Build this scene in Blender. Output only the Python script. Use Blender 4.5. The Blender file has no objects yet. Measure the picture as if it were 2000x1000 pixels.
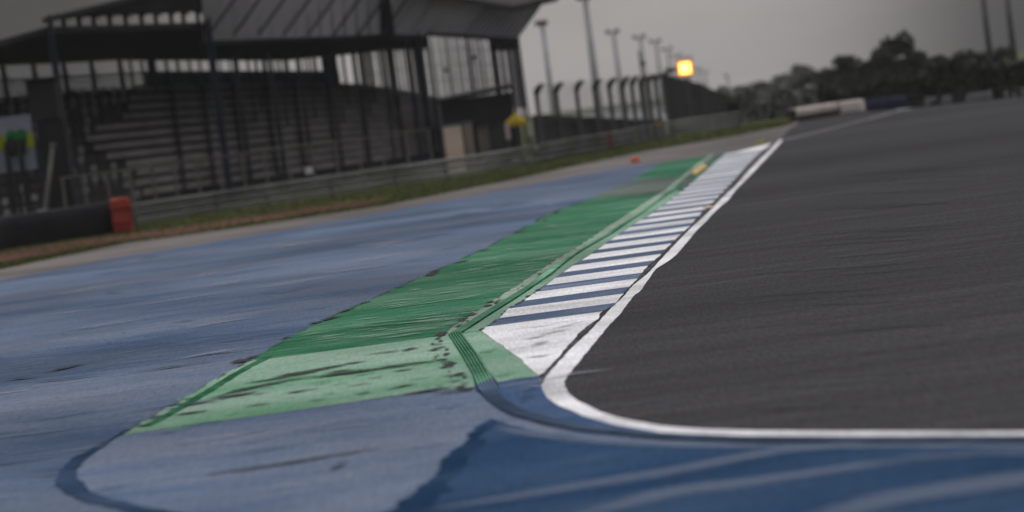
import bpy, bmesh, math, random
from mathutils import Vector, Matrix, noise as mnoise
from mathutils.geometry import tessellate_polygon

S = bpy.context.scene
COL = S.collection
R = random.Random(7)

# ------------------------------------------------------------------ camera
F = 5000.0            # focal length in photo pixels (2000 wide)
H = 3.0               # eye height above the track
VH = -272.0           # where the horizon sits
ROLL = math.radians(7.5)
PITCH = math.atan(-VH / F)
CR, SR = math.cos(ROLL), math.sin(ROLL)
FWD = Vector((0, math.cos(PITCH), -math.sin(PITCH)))
UP = Vector((0, math.sin(PITCH), math.cos(PITCH)))
RIGHT = Vector((1, 0, 0))
EYE = Vector((0, 0, H))

cam_d = bpy.data.cameras.new('camera')
cam = bpy.data.objects.new('camera', cam_d)
COL.objects.link(cam)
xc, yc, zc = RIGHT * CR - UP * SR, RIGHT * SR + UP * CR, -FWD
m = Matrix((xc, yc, zc)).transposed().to_4x4()
m.translation = EYE
cam.matrix_world = m
cam_d.sensor_width = 36
cam_d.lens = F / 2000 * 36
cam_d.clip_start = 0.5
cam_d.clip_end = 6000
cam_d.dof.use_dof = True
cam_d.dof.focus_distance = 41
cam_d.dof.aperture_fstop = 0.68
S.camera = cam


def ray(x, y):
    dx, dy = x - 1000, y - 500
    u, v = dx * CR - dy * SR, dx * SR + dy * CR
    return FWD * F + RIGHT * u - UP * v


def G(x, y, z=0.0):
    """point on the ground (height z) seen at photo pixel x, y"""
    d = ray(x, y)
    t = (z - H) / d.z
    return Vector((d.x * t, d.y * t, z))


def P(x, y, D):
    """point seen at photo pixel x, y standing D metres away"""
    d = ray(x, y)
    return EYE + d * (D / d.y)


# ------------------------------------------------------------------ helpers
def link(o, parent=None):
    COL.objects.link(o)
    if parent is not None:
        o.parent = parent
        o.matrix_parent_inverse = Matrix.Translation(-Vector(parent.location))
    return o


def tag(o, label=None, cat=None, group=None, kind=None):
    if label:
        o['label'] = label
    if cat:
        o['category'] = cat
    if group:
        o['group'] = group
    if kind:
        o['kind'] = kind
    return o


def thing(name, loc, label, cat, group=None):
    o = bpy.data.objects.new(name, None)
    o.empty_display_size = 0.3
    o.location = loc
    COL.objects.link(o)
    return tag(o, label, cat, group)


def obj(name, bm, mats, parent=None, smooth=False):
    me = bpy.data.meshes.new(name)
    bm.normal_update()
    bm.to_mesh(me)
    bm.free()
    if not isinstance(mats, (list, tuple)):
        mats = [mats]
    for mt in mats:
        me.materials.append(mt)
    if smooth:
        for p in me.polygons:
            p.use_smooth = True
    return link(bpy.data.objects.new(name, me), parent)


def box(bm, c, s, rz=0.0, mi=0, bev=0.0):
    """box of size s centred at c, turned rz about z"""
    r = bmesh.ops.create_cube(bm, size=1.0)
    vs = r['verts']
    bmesh.ops.scale(bm, vec=s, verts=vs)
    if bev:
        es = list({e for v in vs for e in v.link_edges})
        rr = bmesh.ops.bevel(bm, geom=es, offset=bev, segments=2, affect='EDGES', profile=0.5)
        vs = list({v for f in rr['faces'] for v in f.verts} | {v for v in vs if v.is_valid})
        vs = list({w for v in vs for e in v.link_edges for w in e.verts})
    if rz:
        bmesh.ops.rotate(bm, cent=(0, 0, 0), matrix=Matrix.Rotation(rz, 3, 'Z'), verts=vs)
    bmesh.ops.translate(bm, vec=c, verts=vs)
    for f in {f for v in vs for f in v.link_faces}:
        f.material_index = mi
    return vs


def beam(bm, a, b, w, h=None, mi=0):
    """square bar from a to b"""
    a, b = Vector(a), Vector(b)
    h = h or w
    d = (b - a)
    L = d.length
    if L < 1e-6:
        return
    d.normalize()
    up = Vector((0, 0, 1)) if abs(d.z) < 0.95 else Vector((1, 0, 0))
    s = d.cross(up).normalized()
    t = s.cross(d)
    v = []
    for q in (a, b):
        for i, j in ((-1, -1), (1, -1), (1, 1), (-1, 1)):
            v.append(bm.verts.new(q + s * (i * w / 2) + t * (j * h / 2)))
    for f in ((0, 3, 2, 1), (4, 5, 6, 7), (0, 1, 5, 4), (1, 2, 6, 5), (2, 3, 7, 6), (3, 0, 4, 7)):
        fc = bm.faces.new([v[i] for i in f])
        fc.material_index = mi


def tube(bm, pts, rad, n=10, mi=0, cap=True):
    pts = [Vector(p) for p in pts]
    if not isinstance(rad, (list, tuple)):
        rad = [rad] * len(pts)
    rings = []
    for i, p in enumerate(pts):
        d = (pts[min(i + 1, len(pts) - 1)] - pts[max(i - 1, 0)]).normalized()
        up = Vector((0, 0, 1)) if abs(d.z) < 0.9 else Vector((1, 0, 0))
        s = d.cross(up).normalized()
        t = s.cross(d)
        rings.append([bm.verts.new(p + (s * math.cos(2 * math.pi * k / n) + t * math.sin(2 * math.pi * k / n)) * rad[i]) for k in range(n)])
    for a, b in zip(rings, rings[1:]):
        for k in range(n):
            f = bm.faces.new((a[k], a[(k + 1) % n], b[(k + 1) % n], b[k]))
            f.material_index = mi
    if cap:
        bm.faces.new(rings[0][::-1]).material_index = mi
        bm.faces.new(rings[-1]).material_index = mi


def slab(bm, front, back, th, mi=0):
    """plate between two polylines, th thick (downwards)"""
    n = len(front)
    g = []
    for off in (0, -th):
        g.append([[bm.verts.new(Vector(p) + Vector((0, 0, off))) for p in row] for row in (front, back)])
    for i in range(n - 1):
        for q in ((g[0][0][i], g[0][0][i + 1], g[0][1][i + 1], g[0][1][i]),
                  (g[1][0][i], g[1][1][i], g[1][1][i + 1], g[1][0][i + 1]),
                  (g[0][0][i], g[1][0][i], g[1][0][i + 1], g[0][0][i + 1]),
                  (g[0][1][i], g[0][1][i + 1], g[1][1][i + 1], g[1][1][i])):
            bm.faces.new(q).material_index = mi
    for i in (0, n - 1):
        q = [g[0][0][i], g[0][1][i], g[1][1][i], g[1][0][i]]
        bm.faces.new(q if i == 0 else q[::-1]).material_index = mi


def dens(pts, step):
    out = []
    for a, b in zip(pts, pts[1:]):
        n = max(1, int((b - a).length / step))
        for k in range(n):
            out.append(a.lerp(b, k / n))
    out.append(pts[-1])
    return out


def smooth_line(pts, n=6):
    """Catmull-Rom through the points"""
    p = [pts[0]] + list(pts) + [pts[-1]]
    out = []
    for i in range(1, len(p) - 2):
        for k in range(n):
            t = k / n
            a, b, c, d = p[i - 1], p[i], p[i + 1], p[i + 2]
            out.append(0.5 * ((2 * b) + (c - a) * t + (2 * a - 5 * b + 4 * c - d) * t * t + (3 * b - a - 3 * c + d) * t ** 3))
    out.append(p[-2])
    return out


def rag(pts, step=0.25, amp=0.03, seed=0, sm=False, freq=1.7):
    """polyline with an uneven painted edge"""
    if sm:
        pts = smooth_line(pts)
    q = dens(pts, step)
    out = []
    for i, p in enumerate(q):
        d = (q[min(i + 1, len(q) - 1)] - q[max(i - 1, 0)])
        if d.length < 1e-9:
            continue
        d.normalize()
        nrm = Vector((-d.y, d.x, 0))
        k = mnoise.noise(Vector((p.x * freq, p.y * freq, seed * 3.1))) + 0.6 * mnoise.noise(Vector((p.x * freq * 3.3, p.y * freq * 3.3, seed * 5.7)))
        out.append(p + nrm * (k * amp))
    return out


def GP(lst):
    return [G(x, y) for x, y in lst]


def fill(bm, pts, z, mi=0):
    pts = [Vector((p.x, p.y, z)) for p in pts]
    vs = [bm.verts.new(p) for p in pts]
    for t in tessellate_polygon([pts]):
        try:
            f = bm.faces.new([vs[i] for i in t])
        except ValueError:
            continue
        f.normal_update()
        if f.normal.z < 0:
            f.normal_flip()
        f.material_index = mi


def sheet(name, polys, z, mat):
    bm = bmesh.new()
    for p in polys:
        fill(bm, p, z)
    return tag(obj(name, bm, mat), kind='structure')


# ------------------------------------------------------------------ materials
def new_mat(name):
    mt = bpy.data.materials.new(name)
    mt.use_nodes = True
    nt = mt.node_tree
    b = nt.nodes['Principled BSDF']
    return mt, nt, b


def ramp(nt, src, stops):
    r = nt.nodes.new('ShaderNodeValToRGB')
    e = r.color_ramp.elements
    while len(e) < len(stops):
        e.new(0.5)
    for k, (p, c) in enumerate(stops):
        e[k].position = p
        e[k].color = (c[0], c[1], c[2], 1) if not isinstance(c, (int, float)) else (c, c, c, 1)
    nt.links.new(src, r.inputs[0])
    return r.outputs[0]


def coord(nt, scale=(1, 1, 1), rz=0.0, kind='Object'):
    tc = nt.nodes.new('ShaderNodeTexCoord')
    mp = nt.nodes.new('ShaderNodeMapping')
    mp.inputs['Scale'].default_value = scale
    mp.inputs['Rotation'].default_value = (0, 0, rz)
    nt.links.new(tc.outputs[kind], mp.inputs[0])
    return mp.outputs[0]


def noise(nt, vec, scale, detail=6, rough=0.6, dist=0.0):
    n = nt.nodes.new('ShaderNodeTexNoise')
    n.inputs['Scale'].default_value = scale
    n.inputs['Detail'].default_value = detail
    n.inputs['Roughness'].default_value = rough
    n.inputs['Distortion'].default_value = dist
    nt.links.new(vec, n.inputs['Vector'])
    return n.outputs['Fac']


def mix(nt, fac, a, b, mode='MIX'):
    n = nt.nodes.new('ShaderNodeMix')
    n.data_type = 'RGBA'
    n.blend_type = mode
    for sock, v in ((n.inputs[0], fac), (n.inputs[6], a), (n.inputs[7], b)):
        if isinstance(v, (int, float)):
            sock.default_value = v
        elif isinstance(v, tuple):
            sock.default_value = (v[0], v[1], v[2], 1)
        else:
            nt.links.new(v, sock)
    return n.outputs[2]


def bump(nt, b, src, strength=0.3, dist=0.02):
    n = nt.nodes.new('ShaderNodeBump')
    n.inputs['Strength'].default_value = strength
    n.inputs['Distance'].default_value = dist
    nt.links.new(src, n.inputs['Height'])
    nt.links.new(n.outputs[0], b.inputs['Normal'])


def plain(name, c, rough=0.6, var=0.25, scale=2.0, metal=0.0, stretch=(1, 1, 1), spec=0.06, detail=5):
    mt, nt, b = new_mat(name)
    f = noise(nt, coord(nt, stretch), scale, detail)
    lo = tuple(x * (1 - var) for x in c)
    hi = tuple(min(1, x * (1 + var)) for x in c)
    nt.links.new(ramp(nt, f, [(0.3, lo), (0.7, hi)]), b.inputs['Base Color'])
    b.inputs['Roughness'].default_value = rough
    b.inputs['Metallic'].default_value = metal
    b.inputs['Specular IOR Level'].default_value = spec
    return mt


def paint(name, base, worn, deep, wear=0.5, rough=0.5, scale=0.5, stretch=(0.35, 1, 1), rz=0.0, bare=None, bare_t=0.72, spec=0.0, gloss=None,  fine=9.0, deep_pos=0.42, big=0.11):
    """road paint: broad patches, brushed streaks, worn lighter streaks, bare specks"""
    mt, nt, b = new_mat(name)
    v = coord(nt, stretch, rz)
    v2 = coord(nt, (1, 1, 1))
    v3 = coord(nt, (0.20, 1, 1), rz)
    broad = noise(nt, v, scale, 5, 0.55, 0.4)
    streak = noise(nt, v3, fine * 0.45, 8, 0.74)
    fine_n = noise(nt, v2, fine, 6, 0.7)
    huge = noise(nt, v2, big, 3, 0.5)
    c = ramp(nt, broad, [(deep_pos - 0.14, deep), (deep_pos + 0.06, base), (0.75, worn)])
    wm = ramp(nt, streak, [(0.49, 0.0), (0.64, wear)])
    c = mix(nt, wm, c, worn)
    dm = ramp(nt, streak, [(0.34, wear), (0.48, 0.0)])
    c = mix(nt, dm, c, deep)
    hm = ramp(nt, huge, [(0.38, 0.72), (0.62, 1.1)])
    c = mix(nt, 1.0, c, hm, 'MULTIPLY')
    gr = noise(nt, coord(nt, (24, 2.0, 1)), 1.0, 4, 0.7)
    c = mix(nt, 1.0, c, ramp(nt, gr, [(0.25, 0.80), (0.75, 1.20)]), 'MULTIPLY')
    fm = ramp(nt, fine_n, [(0.3, 0.86), (0.7, 1.1)])
    c = mix(nt, 1.0, c, fm, 'MULTIPLY')
    if bare is not None:
        bm_ = noise(nt, coord(nt, (0.3, 1, 1), rz), 2.6, 8, 0.72)
        c = mix(nt, ramp(nt, bm_, [(bare_t - 0.02, 0.0), (bare_t + 0.03, 0.85)]), c, bare)
    nt.links.new(c, b.inputs['Base Color'])
    nt.links.new(ramp(nt, streak, [(0.3, rough + 0.2), (0.7, rough + 0.3)]), b.inputs['Roughness'])
    b.inputs['Specular IOR Level'].default_value = spec
    if gloss:
        nt.links.remove(b.inputs['Roughness'].links[0])
        b.inputs['Roughness'].default_value = gloss
    bump(nt, b, fine_n, 0.1 if gloss else 0.25, 0.004 if gloss else 0.008)
    return mt


ASPH = (0.050, 0.048, 0.048)
M = {}
M['blue'] = paint('pale_blue_paint', (0.116, 0.152, 0.222), (0.178, 0.198, 0.250), (0.058, 0.094, 0.168), 0.55, scale=0.2, bare=(0.20, 0.18, 0.17), bare_t=0.75, deep_pos=0.41)
M['blue_near'] = paint('sky_blue_paint', (0.150, 0.190, 0.270), (0.215, 0.235, 0.295), (0.085, 0.130, 0.225), 0.5, scale=0.5, bare=(0.15, 0.14, 0.14), bare_t=0.75)
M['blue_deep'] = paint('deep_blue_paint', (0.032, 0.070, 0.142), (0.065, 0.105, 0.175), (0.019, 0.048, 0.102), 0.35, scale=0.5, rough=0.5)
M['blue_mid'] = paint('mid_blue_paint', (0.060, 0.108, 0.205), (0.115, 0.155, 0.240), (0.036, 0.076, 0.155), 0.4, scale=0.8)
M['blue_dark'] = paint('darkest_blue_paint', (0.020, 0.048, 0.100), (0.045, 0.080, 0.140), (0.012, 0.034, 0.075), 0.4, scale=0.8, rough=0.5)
M['blue_line'] = paint('navy_paint', (0.034, 0.062, 0.115), (0.060, 0.090, 0.145), (0.018, 0.036, 0.070), 0.4, scale=0.8)
M['green'] = paint('green_paint', (0.048, 0.165, 0.090), (0.150, 0.270, 0.190), (0.026, 0.118, 0.060), 0.6, scale=0.45, bare=(0.24, 0.32, 0.24), bare_t=0.69)
M['green_pale'] = paint('pale_green_paint', (0.222, 0.352, 0.262), (0.295, 0.395, 0.322), (0.135, 0.300, 0.180), 0.3, scale=0.6, bare=(0.09, 0.13, 0.09), bare_t=0.79)
M['green_dark'] = paint('dark_green_paint', (0.026, 0.115, 0.058), (0.080, 0.200, 0.120), (0.014, 0.075, 0.036), 0.4, scale=0.9)
M['green_grey'] = paint('scrubbed_green_paint', (0.120, 0.150, 0.135), (0.180, 0.200, 0.180), (0.070, 0.085, 0.080), 0.5, scale=0.5)
M['green_worn'] = paint('worn_green_paint', (0.270, 0.330, 0.265), (0.40, 0.42, 0.36), (0.120, 0.270, 0.160), 0.5, scale=1.2)
M['white'] = paint('white_paint', (0.74, 0.73, 0.74), (0.82, 0.81, 0.82), (0.56, 0.55, 0.56), 0.5, scale=0.6, rough=0.5, big=0.3)
M['stripe_blue'] = paint('blue_stripe_paint', (0.115, 0.155, 0.240), (0.210, 0.235, 0.300), (0.060, 0.095, 0.170), 0.6, scale=0.9)
M['streak_blue'] = paint('streaky_blue_paint', (0.175, 0.220, 0.320), (0.240, 0.270, 0.345), (0.090, 0.140, 0.240), 0.5, scale=0.7)
M['seam'] = paint('seam_asphalt', (0.085, 0.082, 0.083), (0.16, 0.155, 0.155), (0.045, 0.044, 0.045), 0.5, scale=1.5)
M['rib_pale'] = plain('lit_rib_green', (0.20, 0.40, 0.27), 0.8, 0.3, 2, spec=0)  # paler green for ridge tops, light catching them put into the colour
M['rib_blue'] = plain('lit_rib_blue', (0.13, 0.165, 0.23), 0.8, 0.3, 2, spec=0)  # same painted light for the blue ridges
M['yellow_paint'] = plain('yellow_paint', (0.66, 0.43, 0.16), 0.6, 0.15, 3)


def mark(name, c, scale=7.0, hard=0.18, top=1.0, solid=0.40):
    """worn mark: opaque along its spine, breaking up into streaks towards its rim"""
    mt, nt, b = new_mat(name)
    b.inputs['Base Color'].default_value = (*c, 1)
    b.inputs['Roughness'].default_value = 0.75
    b.inputs['Specular IOR Level'].default_value = 0.1
    at = nt.nodes.new('ShaderNodeAttribute')
    at.attribute_name = 'fade'
    n1 = noise(nt, coord(nt, (0.06, 1, 1)), scale * 2.2, 4, 0.6)
    ad = nt.nodes.new('ShaderNodeMath'); ad.operation = 'MULTIPLY_ADD'
    nt.links.new(at.outputs['Fac'], ad.inputs[0]); ad.inputs[1].default_value = solid
    nt.links.new(n1, ad.inputs[2])
    al = ramp(nt, ad.outputs[0], [(0.70, 0.0), (0.70 + hard, top)])
    nt.links.new(al, b.inputs['Alpha'])
    return mt


M['rubber_mark'] = mark('rubber_mark', (0.030, 0.032, 0.030))
M['smudge'] = mark('grey_smudge', (0.22, 0.215, 0.215), 7, 0.3, 0.75)
M['chip'] = mark('bare_chip', (0.035, 0.035, 0.040), 8, 0.2, 0.95, 0.52)
M['scratch'] = mark('pale_scratch', (0.27, 0.40, 0.31), 8, 0.3, 0.8)
M['green_dab'] = mark('green_dab', (0.10, 0.30, 0.16), 6, 0.3, 0.7)
M['wash'] = mark('washed_paint', (0.17, 0.205, 0.285), 4, 0.75, 0.5, 0.58)
M['dab'] = mark('blue_dab', (0.055, 0.095, 0.180), 4, 0.35, 0.6)
M['pale_dab'] = mark('pale_dab', (0.30, 0.30, 0.33), 4, 0.35, 0.5)

# asphalt
mt, nt, b = new_mat('track_asphalt')
f1 = noise(nt, coord(nt, (1, 1, 1)), 40, 4, 0.7)
f2 = noise(nt, coord(nt, (0.07, 1, 1), 0.05), 1.3, 9, 0.78)
f3 = noise(nt, coord(nt, (0.3, 1, 1)), 0.06, 4, 0.5)
f4 = noise(nt, coord(nt, (0.04, 1, 1), -0.04), 2.4, 7, 0.7)
c = ramp(nt, f2, [(0.34, (0.044, 0.0425, 0.0440)), (0.66, (0.069, 0.067, 0.0695))])
c = mix(nt, 1.0, c, ramp(nt, f1, [(0.25, 0.72), (0.75, 1.28)]), 'MULTIPLY')
gr = noise(nt, coord(nt, (26, 2.2, 1)), 1.0, 5, 0.75)
c = mix(nt, 1.0, c, ramp(nt, gr, [(0.25, 0.62), (0.75, 1.38)]), 'MULTIPLY')
c = mix(nt, 1.0, c, ramp(nt, f3, [(0.35, 0.82), (0.65, 1.15)]), 'MULTIPLY')
c = mix(nt, ramp(nt, f4, [(0.66, 0.0), (0.8, 0.2)]), c, (0.16, 0.15, 0.15))
nt.links.new(c, b.inputs['Base Color'])
b.inputs['Roughness'].default_value = 0.8
b.inputs['Specular IOR Level'].default_value = 0.0
bump(nt, b, f1, 0.35, 0.006)
M['asphalt'] = mt

M['apron'] = paint('grey_asphalt', (0.165, 0.150, 0.142), (0.215, 0.195, 0.183), (0.115, 0.105, 0.100), 0.4, scale=0.3, rough=0.7, stretch=(0.2, 1, 1))
M['dirt'] = paint('red_dirt', (0.100, 0.056, 0.040), (0.140, 0.085, 0.060), (0.065, 0.042, 0.030), 0.4, scale=0.6, rough=0.9)
M['turf'] = paint('turf', (0.056, 0.063, 0.017), (0.074, 0.079, 0.024), (0.038, 0.047, 0.013), 0.3, scale=0.35, rough=0.95, bare=(0.10, 0.065, 0.04), bare_t=0.78, spec=0.1)
M['grass'] = plain('grass_blades', (0.070, 0.080, 0.020), 0.8, 0.35, 0.6, spec=0.15)

M['steel'] = plain('galvanised_steel', (0.36, 0.365, 0.35), 0.5, 0.45, 0.22, 0.1, (1, 1, 3))
M['post'] = plain('dull_steel', (0.085, 0.085, 0.087), 0.55, 0.25, 1.5, 0.3)
M['pole'] = plain('pole_steel', (0.36, 0.355, 0.355), 0.6, 0.15, 0.8, 0.0)
M['lamp'] = plain('lamp_housing', (0.075, 0.055, 0.045), 0.5, 0.2, 2.0)
M['glass'] = plain('lamp_glass', (0.28, 0.20, 0.15), 0.2, 0.1, 2.0)
M['black'] = plain('black_rubber', (0.014, 0.0135, 0.015), 0.75, 0.4, 1.2, spec=0.08)
M['red'] = plain('red_cover', (0.27, 0.042, 0.028), 0.5, 0.25, 1.6)
M['orange'] = plain('orange_plastic', (0.85, 0.12, 0.05), 0.5, 0.15, 4)
M['lime'] = plain('lime_plastic', (0.38, 0.46, 0.06), 0.5, 0.2, 8)
M['yellow'] = plain('yellow_cloth', (0.55, 0.42, 0.03), 0.6, 0.2, 1.2)
M['sign_white'] = plain('sign_white', (0.46, 0.45, 0.47), 0.5, 0.12, 3)
M['beige'] = plain('beige_cladding', (0.56, 0.45, 0.37), 0.6, 0.14, 0.9)
M['hut_grey'] = plain('grey_cladding', (0.12, 0.115, 0.10), 0.6, 0.2, 1.2)
M['beige_belt'] = plain('beige_belt', (0.86, 0.78, 0.72), 0.6, 0.08, 0.7)
M['blue_belt'] = plain('blue_belt', (0.050, 0.058, 0.115), 0.6, 0.35, 0.8)
M['teal'] = plain('teal_trim', (0.03, 0.075, 0.09), 0.6, 0.2, 1.0)
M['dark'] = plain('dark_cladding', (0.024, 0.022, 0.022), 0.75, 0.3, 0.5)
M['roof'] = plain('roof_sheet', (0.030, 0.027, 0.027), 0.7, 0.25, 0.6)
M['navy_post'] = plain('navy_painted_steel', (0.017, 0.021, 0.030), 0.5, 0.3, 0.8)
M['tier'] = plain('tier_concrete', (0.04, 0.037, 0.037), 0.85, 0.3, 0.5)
M['bench'] = plain('bench_board', (0.17, 0.152, 0.147), 0.6, 0.3, 0.5)
M['seat_dark'] = plain('dark_seat', (0.055, 0.045, 0.045), 0.5, 0.2, 1)
M['seat_pale'] = plain('pale_seat', (0.21, 0.205, 0.205), 0.4, 0.2, 1)
M['screen'] = plain('mesh_cloth', (0.042, 0.041, 0.038), 0.9, 0.25, 0.4)
M['strut'] = plain('strut_steel', (0.06, 0.055, 0.06), 0.5, 0.2, 1)
M['strut_pale'] = plain('pale_strut_steel', (0.34, 0.33, 0.33), 0.5, 0.2, 1)
M['banner_white'] = plain('banner_white', (0.17, 0.175, 0.22), 0.6, 0.2, 0.8)
M['banner_yellow'] = plain('banner_yellow', (0.21, 0.225, 0.015), 0.6, 0.15, 2)
M['banner_green'] = plain('banner_green', (0.012, 0.12, 0.03), 0.6, 0.2, 2)
M['bark'] = plain('bark', (0.06, 0.05, 0.04), 0.9, 0.3, 3, stretch=(1, 1, 0.2))
M['wire'] = plain('wire', (0.10, 0.10, 0.10), 0.5, 0.1, 1, 0.4)

# translucent fascia sheet
mt, nt, b = new_mat('fascia_sheet')
f1 = noise(nt, coord(nt, (1, 1, 0.15)), 0.5, 5, 0.6)
nt.links.new(ramp(nt, f1, [(0.3, (0.40, 0.385, 0.42)), (0.7, (0.60, 0.58, 0.62))]), b.inputs['Base Color'])
b.inputs['Roughness'].default_value = 0.55
tr = nt.nodes.new('ShaderNodeBsdfTranslucent')
tr.inputs[0].default_value = (0.5, 0.48, 0.52, 1)
ms = nt.nodes.new('ShaderNodeMixShader')
ms.inputs[0].default_value = 0.4
nt.links.new(b.outputs[0], ms.inputs[1])
nt.links.new(tr.outputs[0], ms.inputs[2])
nt.links.new(ms.outputs[0], nt.nodes['Material Output'].inputs[0])
M['fascia'] = mt

# slatted screen, pale
M['slat'] = plain('slat_sheet', (0.26, 0.25, 0.26), 0.5, 0.25, 0.6)

# lit panel
mt, nt, b = new_mat('lit_panel')
b.inputs['Base Color'].default_value = (0.8, 0.4, 0.02, 1)
b.inputs['Emission Color'].default_value = (1.0, 0.52, 0.10, 1)
b.inputs['Emission Strength'].default_value = 5.5
M['lit'] = mt
mt, nt, b = new_mat('lit_rim')
b.inputs['Base Color'].default_value = (0.8, 0.3, 0.02, 1)
b.inputs['Emission Color'].default_value = (1.0, 0.27, 0.008, 1)
b.inputs['Emission Strength'].default_value = 1.7
M['lit_rim'] = mt

# foliage
mt, nt, b = new_mat('leaves')
f1 = noise(nt, coord(nt, (1, 1, 1)), 0.5, 3, 0.5)
oi = nt.nodes.new('ShaderNodeObjectInfo')
c = ramp(nt, f1, [(0.3, (0.032, 0.036, 0.025)), (0.7, (0.047, 0.052, 0.034))])
c = mix(nt, 1.0, c, ramp(nt, oi.outputs['Random'], [(0.0, (0.8, 0.85, 0.8)), (1.0, (1.15, 1.1, 1.05))]), 'MULTIPLY')
nt.links.new(c, b.inputs['Base Color'])
b.inputs['Roughness'].default_value = 0.7
b.inputs['Specular IOR Level'].default_value = 0.2
M['leaf'] = mt

# ------------------------------------------------------------------ ground
bm = bmesh.new()
bmesh.ops.create_grid(bm, x_segments=40, y_segments=40, size=3000)
tag(obj('ground', bm, M['turf']), kind='structure')

E1 = [(-700, 660), (-350, 592), (-150, 556), (0, 527), (250, 475), (500, 440), (750, 402), (1000, 352), (1200, 308), (1350, 280), (1450, 263), (1500, 253), (1535, 246), (1556, 238)]
FAR = [(1558, 233), (1640, 219), (1690, 211), (1800, 203), (1860, 195), (2000, 180), (2400, 128)]
near = [Vector((90, 150, 0)), Vector((90, -40, 0)), Vector((-60, -40, 0)), Vector((-60, 60, 0))]
asph = rag(GP(E1), 1.0, 0.12, 1) + GP(FAR) + near
sheet('race_track', [asph], 0.004, M['asphalt'])

E2 = [(-700, 684), (-350, 613), (-150, 576), (0, 548), (250, 500), (500, 460), (750, 415), (1000, 368), (1200, 329), (1291, 318), (1428, 298), (1500, 284), (1524, 272)]
strip = rag(GP(E1), 1.0, 0.12, 1) + [G(1548, 247), G(1540, 255), G(1531, 266)] + list(reversed(rag(GP(E2), 1.2, 0.05, 2)))
sheet('service_road', [strip], 0.008, M['apron'])
# pale concrete lip on the far bend of the service road
sheet('road_edge', [GP([(1528, 248), (1546, 243), (1557, 237), (1560, 240), (1550, 248), (1530, 254)])], 0.012, M['white'] if False else M['apron'])

# red dirt strip in the verge
DT = [(-300, 566), (-100, 518), (0, 494), (120, 475), (225, 461), (330, 447), (450, 429), (560, 413), (660, 398), (760, 386)]
DB = [(770, 389), (680, 407), (560, 424), (450, 441), (330, 462), (225, 474), (120, 492), (0, 514), (-100, 536), (-300, 580)]
sheet('dirt_strip', [rag(GP(DT), 0.8, 0.5, 4, freq=0.7) + rag(GP(DB), 0.8, 0.5, 5, freq=0.7)], 0.004, M['dirt'])

# blue run-off: everything left of the green and along the bottom
BL_top = [(-700, 684), (-350, 613), (-150, 576), (0, 548), (250, 500), (500, 460), (750, 415), (1000, 368), (1200, 329), (1291, 318)]
WL_out = [(1060, 745), (1058, 760), (1068, 778), (1090, 795), (1140, 815), (1200, 832), (1290, 847), (1400, 853), (1550, 857), (1800, 857), (2200, 857), (3200, 850)]
blue = rag(GP(BL_top), 0.8, 0.06, 2) + GP([(1428, 298), (1415, 300), (1346, 361), (1250, 432), (1153, 499), (1024, 590), (940, 648), (998, 690), (1052, 736)]) + GP(WL_out) + \
    [Vector((40, 4, 0)), Vector((-60, 4, 0)), Vector((-60, 40, 0))]
sheet('blue_runoff', [blue], 0.008, M['blue'])

# near panel (outlined by the groove) in brighter blue
NB = [(235, 852), (600, 800), (760, 778), (920, 760), (962, 752), (1000, 745), (1054, 738), (1057, 760), (1068, 778), (1090, 795), (1140, 815), (1200, 832), (1290, 847)]
NB2 = [(1200, 870), (1050, 850), (960, 832), (900, 880), (840, 940), (760, 1010), (700, 1060), (450, 1040), (290, 1000), (205, 982), (150, 958), (140, 935), (160, 905)]
sheet('blue_panel', [rag(GP(NB), 0.4, 0.03, 8) + rag(GP(NB2), 0.3, 0.05, 9)], 0.012, M['blue_near'])

# richer blue between the ridges and the white line
MB1 = [(1052, 738), (1058, 760), (1068, 778), (1090, 795), (1140, 815), (1200, 832), (1290, 847), (1400, 853), (1550, 857), (1800, 857), (2200, 857)]
MB2 = [(2200, 862), (1700, 863), (1450, 862), (1300, 856), (1172, 845), (1106, 831), (1040, 814), (1012, 801), (985, 785), (965, 750), (1000, 744)]
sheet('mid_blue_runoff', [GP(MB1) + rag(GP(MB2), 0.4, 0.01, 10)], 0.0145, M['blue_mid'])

# deep blue foreground
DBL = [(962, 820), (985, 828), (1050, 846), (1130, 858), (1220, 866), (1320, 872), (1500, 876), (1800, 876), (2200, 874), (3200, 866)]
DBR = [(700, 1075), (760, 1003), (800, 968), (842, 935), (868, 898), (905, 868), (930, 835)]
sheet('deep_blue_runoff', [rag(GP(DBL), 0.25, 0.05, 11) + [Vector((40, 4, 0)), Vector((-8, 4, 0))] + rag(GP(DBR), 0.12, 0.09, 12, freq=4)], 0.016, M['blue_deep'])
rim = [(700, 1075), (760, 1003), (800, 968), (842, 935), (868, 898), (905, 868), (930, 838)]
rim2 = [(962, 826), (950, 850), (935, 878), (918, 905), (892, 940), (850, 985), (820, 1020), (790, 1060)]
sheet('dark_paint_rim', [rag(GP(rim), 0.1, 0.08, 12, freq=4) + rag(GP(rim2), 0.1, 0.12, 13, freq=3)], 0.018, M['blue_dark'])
# pale streaks washed over it


def band(px, w0, w1, z, seed, amp=0.06):
    c_ = smooth_line(GP(px), 8)
    n = len(c_)
    L, Rr = [], []
    for i, p in enumerate(c_):
        t = i / (n - 1)
        w = (w0 + (w1 - w0) * t) * (math.sin(math.pi * (0.04 + 0.92 * t)) ** 0.5)
        d = (c_[min(i + 1, n - 1)] - c_[max(i - 1, 0)]).normalized()
        nn = Vector((-d.y, d.x, 0))
        L.append(p + nn * w / 2)
        Rr.append(p - nn * w / 2)
    return rag(L, 0.1, amp, seed, freq=1.2) + list(reversed(rag(Rr, 0.1, amp, seed + 50, freq=1.2)))


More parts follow.
